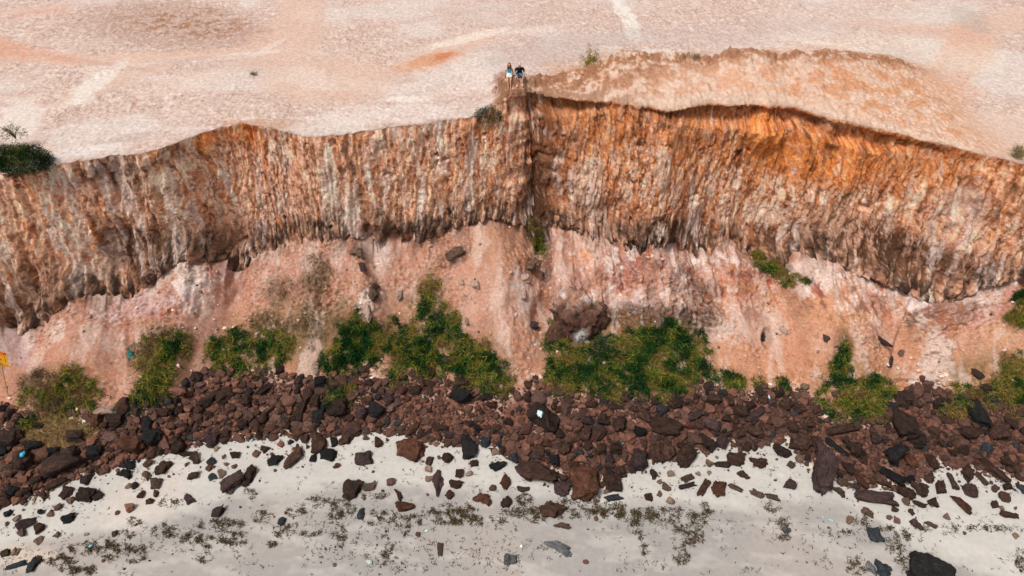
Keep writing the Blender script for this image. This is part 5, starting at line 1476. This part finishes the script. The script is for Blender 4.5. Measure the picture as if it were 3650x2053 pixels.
# ------------------------------------------------------------------ litter
def crumple(seed, asp):
    g = np.random.default_rng(seed); V, F = ICO[4]; o = g.uniform(0, 50, 3)
    n = ridged(V[:, 0] * 1.6 + o[0], V[:, 1] * 1.6 + o[1], V[:, 2] * 1.6 + o[2], o=4, seed=seed % 5)
    out = 1 + .55 * fbm(V[:, 0] * 1.3 + o[1], V[:, 1] * 1.3, V[:, 2] * .3, o=2, seed=1)
    V = V * (out * (.5 + .6 * n))[:, None]
    V /= np.abs(V).max(0)
    return V * np.array(asp), F
LIT = [(57, 1147, 13, 17, 10, (.05, .42, .68), 'bag', 'bright blue plastic bag on the big dark boulder at left', 'bag'),
       (1357, 1042, 17, 22, 15, (.52, .70, .74), 'bag', 'pale blue plastic bag crumpled on the huge mossy boulder', 'bag'),
       (881, 955, 10, 8, -40, (.04, .42, .62), 'scrap', 'cyan plastic bottle piece beside the round green creeper cap', 'litter'),
       (212, 1061, 12, 13, 0, (.68, .76, .78), 'bag', 'white plastic bag on the tan mat at left', 'bag'),
       (198, 1067, 5, 5, 0, (.68, .78, .80), 'scrap', 'tiny white scrap just left of the white bag', 'litter'),
       (633, 1104, 12, 6, -40, (.18, .60, .75), 'scrap', 'light blue strip of plastic at the sand edge left of centre', 'litter'),
       (1568, 1115, 7, 5, 10, (.05, .45, .60), 'scrap', 'tiny cyan scrap among the brown rocks right of centre', 'litter'),
       (2384, 1174, 10, 11, 30, (.66, .72, .70), 'bag', 'small white bag caught in the right rock heap', 'bag'),
       (225, 1374, 9, 11, 30, (.20, .50, .62), 'scrap', 'blue scrap among the seaweed at lower left', 'litter'),
       (1312, 1376, 10, 8, -40, (.74, .74, .72), 'paper', 'white paper scrap on the sand left of the grey crystalline boulder', 'litter'),
       (1073, 1335, 11, 6, 0, (.50, .66, .68), 'scrap', 'pale blue scrap on the mid beach sand', 'litter'),
       (929, 1417, 20, 12, 10, (.44, .50, .48), 'scrap', 'greenish white plastic sheet on the bottom sand', 'litter'),
       (2068, 1300, 10, 8, 0, (.28, .46, .48), 'scrap', 'faded teal scrap, left one of a pair on the right sand', 'litter'),
       (2088, 1312, 17, 6, 25, (.30, .50, .50), 'scrap', 'faded teal strip, right one of a pair on the right sand', 'litter'),
       (1071, 931, 10, 9, 0, (.50, .66, .62), 'scrap', 'pale green scrap at the foot of the highest creeper', 'litter'),
       (1064, 1000, 8, 11, 0, (.20, .36, .40), 'scrap', 'teal scrap lying on the red rubble', 'litter'),
       (660, 952, 8, 8, 0, (.45, .55, .58), 'scrap', 'grey blue scrap on top of the left rubble', 'litter'),
       (1934, 1000, 6, 11, 0, (.50, .62, .68), 'bottle', 'pale plastic bottle upright among rocks below a green tuft', 'bottle'),
       (1476, 858, 24, 14, -25, (.48, .46, .42), 'stone_chip', 'grey white chip of stone at the lower tip of the ribbed boulder', 'stone')]
for i, (x, y, w, h, ro, c3, nm, lb, ct_) in enumerate(LIT):
    gp = ground(x, y); k = PXM(gp)
    on = None
    V, F = crumple(300 + i, (w / 2 / k, h / 2 / k / .8, .35 * min(w, h) / k))
    m = plain_mat(nm + '_plastic', c3, .45 if nm != 'stone_chip' else .9, .4, .18, 30)
    o = link(nm, mesh_from(nm, V, F, True, None, m), label=lb, category=ct_)
    o.location = (gp[0], gp[1], gp[2] + .25 * min(w, h) / k); o.rotation_euler = (.2, 0, -math.radians(ro))
# lift the two bags that lie on boulders
bpy.context.view_layer.update()
dg = bpy.context.evaluated_depsgraph_get()
for o in [o for o in COL.objects if o.name.startswith(('bag', 'scrap', 'bottle'))]:
    tgt = Vector(o.location); d_ = (tgt - Vector(CAM)).normalized()
    best = None
    for r in rock_list:
        ro_ = r[5]
        if (ro_.location - tgt).length > 3.5: continue
        mi = ro_.matrix_world.inverted(); a_ = mi @ Vector(CAM); b_ = (mi.to_3x3() @ d_).normalized()
        hit, loc, nrm, _ = ro_.ray_cast(a_, b_)
        if hit:
            wl_ = ro_.matrix_world @ loc; dist = (wl_ - Vector(CAM)).length
            if best is None or dist < best[0]: best = (dist, wl_)
    if best and best[0] < (tgt - Vector(CAM)).length + .1: o.location = best[1] + Vector((0, -.02, .05))

# torn teal netting on the slope
g = np.random.default_rng(91); gp = ground(338, 882); k = PXM(gp)
nets = []
for i in range(26):
    a = Vector((g.uniform(-.22, .22), 0, 0)); t0, t1 = g.uniform(0, 1), g.uniform(0, 1)
    def pt(t, s_): return Vector(((-.05 + .25 * t) * 1 + s_ * (.06 + .12 * t), -.40 * t + g.normal() * .02, -.38 * t + .04 + g.uniform(0, .05)))
    p = [pt(t0, g.uniform(-1, 1)), pt((t0 + t1) / 2, g.uniform(-1, 1)), pt(t1, g.uniform(-1, 1))]
    nets.append(tube(p, [.018, .022, .014], 5))
V1, F1 = merge(nets)
M_net = plain_mat('teal_netting', (.03, .16, .17), .7, .3, .4, 14)
root = thing('netting', 'torn teal netting draped over the tall dark creeper at left', 'netting', (gp[0] - .15, gp[1] - .1, gp[2] + .35))
link('cords', mesh_from('cords', V1, F1, True, None, M_net), root)
gu = np.linspace(0, 1, 24)[:, None] + np.zeros((1, 14)); gs_ = np.linspace(-1, 1, 14)[None] + np.zeros((24, 1))
nzz = fbm(gu * 4, gs_ * 2, o=3, seed=5)
V = np.stack([(-.05 + .25 * gu) + gs_ * (.05 + .15 * gu), -.40 * gu + .10 * nzz, -.38 * gu + .03 + .10 * nzz], -1).reshape(-1, 3)
sh = link('sheet', mesh_from('sheet', V, grid_faces(24, 14), True, None, M_net), root)
md = sh.modifiers.new('thickness', 'SOLIDIFY'); md.thickness = .012

# sticks
M_wood = plain_mat('driftwood', (.30, .25, .19), .9, .1, .25, 10)
for (x, y, L, ro, lb) in [(590, 942, 26, 25, 'bleached stick under the wide olive creeper'), (2125, 862, 44, 86, 'grey upright stick in the thin creeper stalk'), (1936, 1362, 22, 40, 'thin dark stick lying on the right sand'), (885, 1000 - 42, 24, 20, 'curved white twig above the round green cap'), (1560, 1035, 30, 10, 'pale twisted twig on rocks below the domed creeper'), (2236, 1238 - 78, 30, -10, 'thin pale twig by the great rectangular block')]:
    gp = ground(x, y); k = PXM(gp); a = math.radians(ro)
    e = Vector((math.cos(a) * L / k / 2, -math.sin(a) * L / k / 2 * .7, -math.sin(a) * L / k / 2 * .4 if ro > 60 else 0))
    V, F = tube([-e, Vector((.03, .02, .03)), e * .5 + Vector((0, 0, .04)), e], [.022, .026, .02, .01], 6)
    o = link('stick', mesh_from('stick', V, F, True, None, M_wood), label=lb, category='stick', group='sticks'); o.location = (gp[0], gp[1], gp[2] + .06)

# ------------------------------------------------------------------ warning sign at the left edge
M_yel = plain_mat('sign_yellow', (.80, .36, .012), .5, .4, .06, 3)
M_red = plain_mat('sign_red', (.62, .055, .012), .5, .4, .06, 3)
M_ink = plain_mat('sign_ink', (.045, .022, .006), .6, .3, .1, 5)
M_post = plain_mat('post_wood', (.55, .31, .13), .8, .2, .2, 8)
B0 = Vector(ground(20, 1000)); T0 = Vector(at_y(2, 919, B0.y + .25)); T1 = Vector(at_y(32, 911, B0.y + .25))
upv = (T0 - B0).normalized(); rv = (T1 - T0); rv = (rv - upv * rv.dot(upv)).normalized(); nv = rv.cross(upv)       # nv faces the viewer
Ms = Matrix((rv, -nv, upv)).transposed().to_4x4(); Ms.translation = B0 - upv * .25
sign = thing('warning_sign', 'yellow warning sign with red header and black triangle on a wooden post', 'sign', (0, 0, 0))
sign.matrix_world = Ms
if nv.dot(Vector(CAM) - B0) < 0: print('sign faces away')
PL = (T0 - B0).length + .25; sgn = 1
def box(x0, x1, y0, y1, z0, z1):
    V = np.array([(x, y_, z) for x in (x0, x1) for y_ in (y0, y1) for z in (z0, z1)], float)
    return V, np.array([[0, 1, 3, 2], [4, 6, 7, 5], [0, 4, 5, 1], [2, 3, 7, 6], [0, 2, 6, 4], [1, 5, 7, 3]])
k = PXM(np.array(T0)); BW, BH = 51.5 / k, 45.5 / k / .93
V, F = box(-.035, .035, .0, .05, 0, PL + BH * .8); link('post', mesh_from('post', V, F, False, None, M_post), sign)
cx0 = -5.5 / k
V, F = box(cx0 - BW / 2, cx0 + BW / 2, -.018, -.002, PL, PL + BH); link('board', mesh_from('board', V, F, False, None, M_yel), sign)
def front(name, V, F, m): return link(name, mesh_from(name, V, F, False, None, m), sign)
V, F = box(cx0 - BW / 2, cx0 + BW / 2, -.022, -.0185, PL + BH * .83, PL + BH); front('header', V, F, M_red)
fr = []; fx0, fx1, fz0, fz1 = cx0 - BW * .40, cx0 + BW * .40, PL + BH * .33, PL + BH * .77; tk = .022
for b_ in ((fx0, fx1, fz1 - tk, fz1), (fx0, fx0 + tk, fz0, fz1 - tk), (fx1 - tk, fx1, fz0, fz1 - tk)): fr.append(box(b_[0], b_[1], -.022, -.0185, b_[2], b_[3]))
V, F = merge(fr); front('frame', V, F, M_ink)
tr_ = []; A_, B_, C3 = Vector((cx0, -.0205, PL + BH * .70)), Vector((cx0 - BW * .24, -.0205, PL + BH * .43)), Vector((cx0 + BW * .24, -.0205, PL + BH * .43))
for p, q in ((A_, B_), (B_, C3), (C3, A_)): tr_.append(tube([p, q], [.013, .013], 4))
V, F = merge(tr_); front('triangle', V, F, M_ink)
def text(s_, z, size, m, nm):
    cu_ = bpy.data.curves.new(nm, 'FONT'); cu_.body = s_; cu_.size = size; cu_.align_x = 'CENTER'; cu_.extrude = .001
    to = bpy.data.objects.new(nm, cu_); COL.objects.link(to)
    me = bpy.data.meshes.new_from_object(to.evaluated_get(bpy.context.evaluated_depsgraph_get())) if False else to.to_mesh().copy()
    bpy.data.objects.remove(to)
    me.materials.clear(); me.materials.append(m)
    o = link(nm, me, sign); o.rotation_euler = (math.pi / 2, 0, 0); o.location = (cx0, -.0235, z); return o
text('CUIDADO', PL + BH * .855, BH * .155, M_yel, 'header_lettering')
text('\u00c1REA', PL + BH * .235, BH * .11, M_ink, 'lettering')
text('RISCO DE', PL + BH * .135, BH * .11, M_ink, 'lettering')
text('DESMORONAMENTO', PL + BH * .035, BH * .105, M_ink, 'lettering')

# ------------------------------------------------------------------ the two people on the outcrop
M_skin = plain_mat('skin', (.52, .27, .19), .6, .3, .06, 8)
M_skin2 = plain_mat('tanned_skin', (.48, .25, .17), .6, .3, .06, 8)
def grow(joints, edges, root):
    names = list(joints); me = bpy.data.meshes.new('grow')
    me.from_pydata([joints[n_][:3] for n_ in names], [(names.index(a), names.index(b)) for a, b in edges], [])
    o = bpy.data.objects.new('grow', me); COL.objects.link(o)
    o.modifiers.new('s', 'SKIN'); 
    for i, n_ in enumerate(names):
        sv = me.skin_vertices[0].data[i]; r = joints[n_][3]; sv.radius = (r if isinstance(r, tuple) else (r, r)); sv.use_root = (n_ == root)
    sb = o.modifiers.new('d', 'SUBSURF'); sb.levels = 2; sb.render_levels = 2
    bpy.context.view_layer.update()
    ev = o.evaluated_get(bpy.context.evaluated_depsgraph_get())
    res = bpy.data.meshes.new_from_object(ev); bpy.data.objects.remove(o)
    for p in res.polygons: p.use_smooth = True
    return res
def shell(body, fn, off, name, mat, parent):
    bm = bmesh.new(); bm.from_mesh(body); bm.normal_update()
    kill = [f for f in bm.faces if not fn(f.calc_center_median())]
    bmesh.ops.delete(bm, geom=kill, context='FACES')
    for v in bm.verts: v.co += v.normal * off
    me = bpy.data.meshes.new(name); bm.to_mesh(me); bm.free(); me.materials.clear(); me.materials.append(mat)
    o = link(name, me, parent); md = o.modifiers.new('t', 'SOLIDIFY'); md.thickness = .006; return o
def hand(J, E, wrist, tag, hx, hy, hz, dx, dy, dz, side):
    w = Vector(J[wrist][:3]); d_ = Vector((dx, dy, dz)).normalized(); s_ = d_.cross(Vector((0, 0, 1))).normalized() if abs(d_.z) < .9 else Vector((1, 0, 0))
    p = w + d_ * .055; J['palm' + tag] = (*p, .026); E.append((wrist, 'palm' + tag))
    for i, (o_, L) in enumerate(((-.026, .060), (-.009, .072), (.009, .068), (.026, .052))):
        b = p + s_ * o_ + d_ * .03; m = b + d_ * L * .55; e = m + (d_ + Vector((0, 0, -.7))).normalized() * L * .5
        J['f%d%s' % (i, tag)] = (*b, .010); J['g%d%s' % (i, tag)] = (*m, .009); J['h%d%s' % (i, tag)] = (*e, .007)
        E += [('palm' + tag, 'f%d%s' % (i, tag)), ('f%d%s' % (i, tag), 'g%d%s' % (i, tag)), ('g%d%s' % (i, tag), 'h%d%s' % (i, tag))]
    b = w + d_ * .035 + s_ * side * .038; e = b + (d_ + s_ * side * .5).normalized() * .045
    J['t0' + tag] = (*b, .011); J['t1' + tag] = (*e, .009); E += [('palm' + tag, 't0' + tag), ('t0' + tag, 't1' + tag)]
def head_parts(root, hc, skin, hair, style):
    hc = Vector(hc)
    V, F = ICO[4]; V = V * np.array([.078, .098, .115])
    z, y_ = V[:, 2], V[:, 1]
    V = V.copy(); V[:, 0] *= 1 - .25 * sstep(-.02, -.11, z)
    V[:, 1] -= .018 * np.exp(-((V[:, 0]) / .014) ** 2 - ((z + .012) / .026) ** 2) * (y_ < 0)          # nose
    V[:, 1] += .010 * (np.exp(-((np.abs(V[:, 0]) - .032) / .014) ** 2 - ((z - .012) / .012) ** 2)) * (y_ < 0)  # eye sockets
    V[:, 1] -= .006 * np.exp(-((V[:, 0]) / .022) ** 2 - ((z + .052) / .007) ** 2) * (y_ < 0)           # lips
    V[:, 1] -= .010 * np.exp(-((V[:, 0]) / .03) ** 2 - ((z + .095) / .02) ** 2) * (y_ < 0)
    hd = link('head', mesh_from('head', V, F, True, None, skin), root); hd.location = hc
    for s_ in (-1, 1):
        Ve, Fe = ICO[2]; e = link('ear', mesh_from('ear', Ve * np.array([.010, .020, .030]), Fe, True, None, skin), hd); e.location = (s_ * .079, .008, -.002)
    V, F = ICO[2]; link('mouth', mesh_from('mouth', V * np.array([.024, .006, .006]) + np.array([0, -.088, -.054]), F, True, None, plain_mat('lips', (.36, .10, .09), .5, .3, .05)), hd)
    gl_ = merge([(ICO[3][0] * np.array([.026, .008, .020]) + np.array([s_ * .032, -.094, .013]), ICO[3][1]) for s_ in (-1, 1)] )
    link('sunglasses', mesh_from('sunglasses', gl_[0], gl_[1], True, None, plain_mat('dark_lens', (.012, .010, .010), .2, .5, .05)), hd)
    fr_ = merge([tube([(-.078, .0, .016), (-.070, -.06, .016), (-.05, -.094, .020), (0, -.104, .016), (.05, -.094, .020), (.070, -.06, .016), (.078, 0, .016)], [.004] * 7, 5)])
    link('glasses_frame', mesh_from('glasses_frame', fr_[0], fr_[1], True, None, plain_mat('frame', (.02, .015, .012), .4, .4, .05)), hd)
    if style == 'long':
        V, F = ICO[4]; V = V.copy(); m = (V[:, 1] > -.35) | (V[:, 2] > .62)
        Vh = V * np.array([.094, .108, .128]) + np.array([0, .012, .010])
        Vh[:, 1] = np.where(m, Vh[:, 1], Vh[:, 1] + .05)
        low = V[:, 2] < -.1
        Vh[:, 2] = np.where(low, Vh[:, 2] - .26 * np.minimum(1, (-V[:, 2] - .1) * 1.6), Vh[:, 2]); Vh[:, 0] *= np.where(low, 1.25, 1)
        Vh += (.010 * fbm(Vh[:, 0] * 60, Vh[:, 1] * 60, Vh[:, 2] * 6, o=2, seed=2))[:, None] * V
        link('hair', mesh_from('hair', Vh, F, True, None, hair), root).location = hc + Vector((0, .022, 0))
        for s_ in (-1, 1):
            tt_ = tube([(s_ * .070, -.03, .06), (s_ * .092, -.04, -.05), (s_ * .098, -.06, -.16), (s_ * .085, -.07, -.27)], [.018, .030, .032, .010], 8)
            link('hair_lock', mesh_from('hair_lock', tt_[0], tt_[1], True, None, hair), root).location = hc
    else:
        V, F = ICO[3]; V = V.copy(); V[:, 2] = np.where(V[:, 2] < .18, .18 + .02 * V[:, 2], V[:, 2])
        link('cap', mesh_from('cap', V * np.array([.086, .106, .122]), F, True, None, hair), root).location = hc + Vector((0, .004, .008))
        V, F = ICO[3]; Vb = V * np.array([.062, .055, .006]) + np.array([0, -.115, .036])
        link('cap_peak', mesh_from('cap_peak', Vb, F, True, None, hair), root).location = hc
def seat_at(dx):
    i = np.interp(dx, CREST[:, 0], np.arange(len(CREST))); P_ = at_z(dx, np.interp(dx, CREST[:, 0], CREST[:, 1]), np.interp(dx, CREST[:, 0], CREST[:, 2])); return P_
def person(kind, dx, label, zoff=0):
    P_ = seat_at(dx); root = thing('person', label, 'person', (P_[0], P_[1] - .08, P_[2] + .10 + zoff), group='couple sitting on the rim')
    J, E = {}, []
    if kind == 'w':
        J.update(pelvis=(0, 0, .11, (.125, .105)), waist=(0, .02, .27, (.098, .075)), chest=(0, .02, .43, (.118, .085)), neckb=(0, .01, .53, .060), neck=(0, -.01, .60, .042), top=(0, -.02, .66, .04))
        sh_, hp = .155, .085
        J.update(sL=(-sh_, .02, .49, .046), eL=(-.22, .07, .27, .034), wL=(-.265, .06, .06, .024), sR=(sh_, .02, .49, .046), eR=(.20, .08, .27, .034), wR=(.20, .08, .06, .024),
                 hL=(-hp, -.05, .10, .085), kL=(-.095, -.43, .075, .055), aL=(-.06, -.55, -.33, .033), fL=(-.06, -.66, -.385, .026), tL=(-.065, -.72, -.39, .02),
                 hR=(hp, -.05, .10, .085), kR=(.075, -.43, .075, .055), aR=(.065, -.56, -.33, .033), fR=(.075, -.67, -.385, .026), tR=(.08, -.73, -.39, .02))
        hc = (0, -.04, .745)
    else:
        J.update(pelvis=(0, .02, .12, (.135, .11)), waist=(0, .0, .30, (.125, .09)), chest=(0, -.05, .47, (.15, .10)), neckb=(0, -.08, .58, .07), neck=(0, -.11, .64, .052), top=(0, -.13, .70, .05))
        J.update(sL=(-.20, -.06, .53, .062), eL=(-.27, -.22, .30, .042), wL=(-.14, -.44, .17, .029), sR=(.20, -.06, .53, .062), eR=(.29, -.22, .32, .042), wR=(.20, -.46, .20, .029),
                 hL=(-.10, -.03, .12, .095), kL=(-.25, -.42, .16, .062), aL=(-.15, -.44, -.26, .038), fL=(-.15, -.56, -.32, .032), tL=(-.15, -.64, -.33, .026),
                 hR=(.10, -.03, .12, .095), kR=(.25, -.42, .18, .062), aR=(.16, -.42, -.22, .038), fR=(.16, -.54, -.28, .032), tR=(.16, -.62, -.29, .026))
        hc = (0, -.15, .785)
    E += [('pelvis', 'waist'), ('waist', 'chest'), ('chest', 'neckb'), ('neckb', 'neck'), ('neck', 'top'), ('chest', 'sL'), ('sL', 'eL'), ('eL', 'wL'), ('chest', 'sR'), ('sR', 'eR'), ('eR', 'wR'),
          ('pelvis', 'hL'), ('hL', 'kL'), ('kL', 'aL'), ('aL', 'fL'), ('fL', 'tL'), ('pelvis', 'hR'), ('hR', 'kR'), ('kR', 'aR'), ('aR', 'fR'), ('fR', 'tR')]
    if kind == 'w':
        hand(J, E, 'wL', 'a', 0, 0, 0, -.2, -.3, -.9, 1); hand(J, E, 'wR', 'b', 0, 0, 0, .2, -.3, -.9, -1)
    else:
        hand(J, E, 'wL', 'a', 0, 0, 0, .3, -.6, -.7, 1); hand(J, E, 'wR', 'b', 0, 0, 0, -.3, -.6, -.7, -1)
    sk = M_skin if kind == 'w' else M_skin2
    body = grow(J, E, 'pelvis'); body.materials.append(sk)
    link('body', body, root)
    if kind == 'w':
        shell(body, lambda c_: .24 < c_.z < .475 and abs(c_.x) < .155 and c_.y > -.16, .010, 'top', plain_mat('cyan_cloth', (.012, .40, .62), .8, .2, .12, 20), root)
        shell(body, lambda c_: (c_.z < .27 and c_.y > -.27 and c_.z > -.1 and abs(c_.x) < .172), .018, 'shorts', plain_mat('white_cloth', (.74, .72, .68), .8, .2, .06, 20), root)
        head_parts(root, hc, sk, plain_mat('auburn_hair', (.16, .055, .025), .6, .3, .35, 30), 'long')
        sc_ = plain_mat('sandal', (.35, .16, .06), .6, .3, .1)
        for s_ in ('L', 'R'):
            f = J['f' + s_]; V, F = ICO[3]; link('sandal', mesh_from('sandal', V * np.array([.045, .12, .012]), F, True, None, sc_), root).location = (f[0], f[1] + .0, f[2] - .035)
    else:
        shell(body, lambda c_: (c_.z > .26 and c_.z < .60 and abs(c_.x) < .235 and c_.y > -.19) or (c_.z > .40 and c_.z < .6 and abs(c_.x) < .30 and c_.y > -.2), .014, 'shirt', plain_mat('black_cloth', (.010, .010, .014), .8, .2, .2, 20), root)
        shell(body, lambda c_: c_.z < .27 and c_.y > -.33 and c_.z > -.05 and abs(c_.x) < .33, .020, 'shorts', plain_mat('blue_cloth', (.05, .17, .27), .8, .2, .25, 14), root)
        head_parts(root, hc, sk, plain_mat('pale_cap', (.55, .47, .43), .8, .2, .06), 'cap')
        for s_ in ('L', 'R'):
            f = J['f' + s_]; V, F = ICO[3]; link('shoe', mesh_from('shoe', V * np.array([.052, .135, .045]), F, True, None, plain_mat('pale_shoe', (.62, .48, .40), .7, .2, .08)), root).location = (f[0], f[1] + .01, f[2] - .005)
    root.scale = (1.04,) * 3
    return root
person('w', 1281.5, 'woman with long auburn hair in a cyan top and white shorts, seated on the rim', .02)
person('m', 1307, 'man in black shirt, blue shorts and pale cap leaning on his knees on the rim', .0)
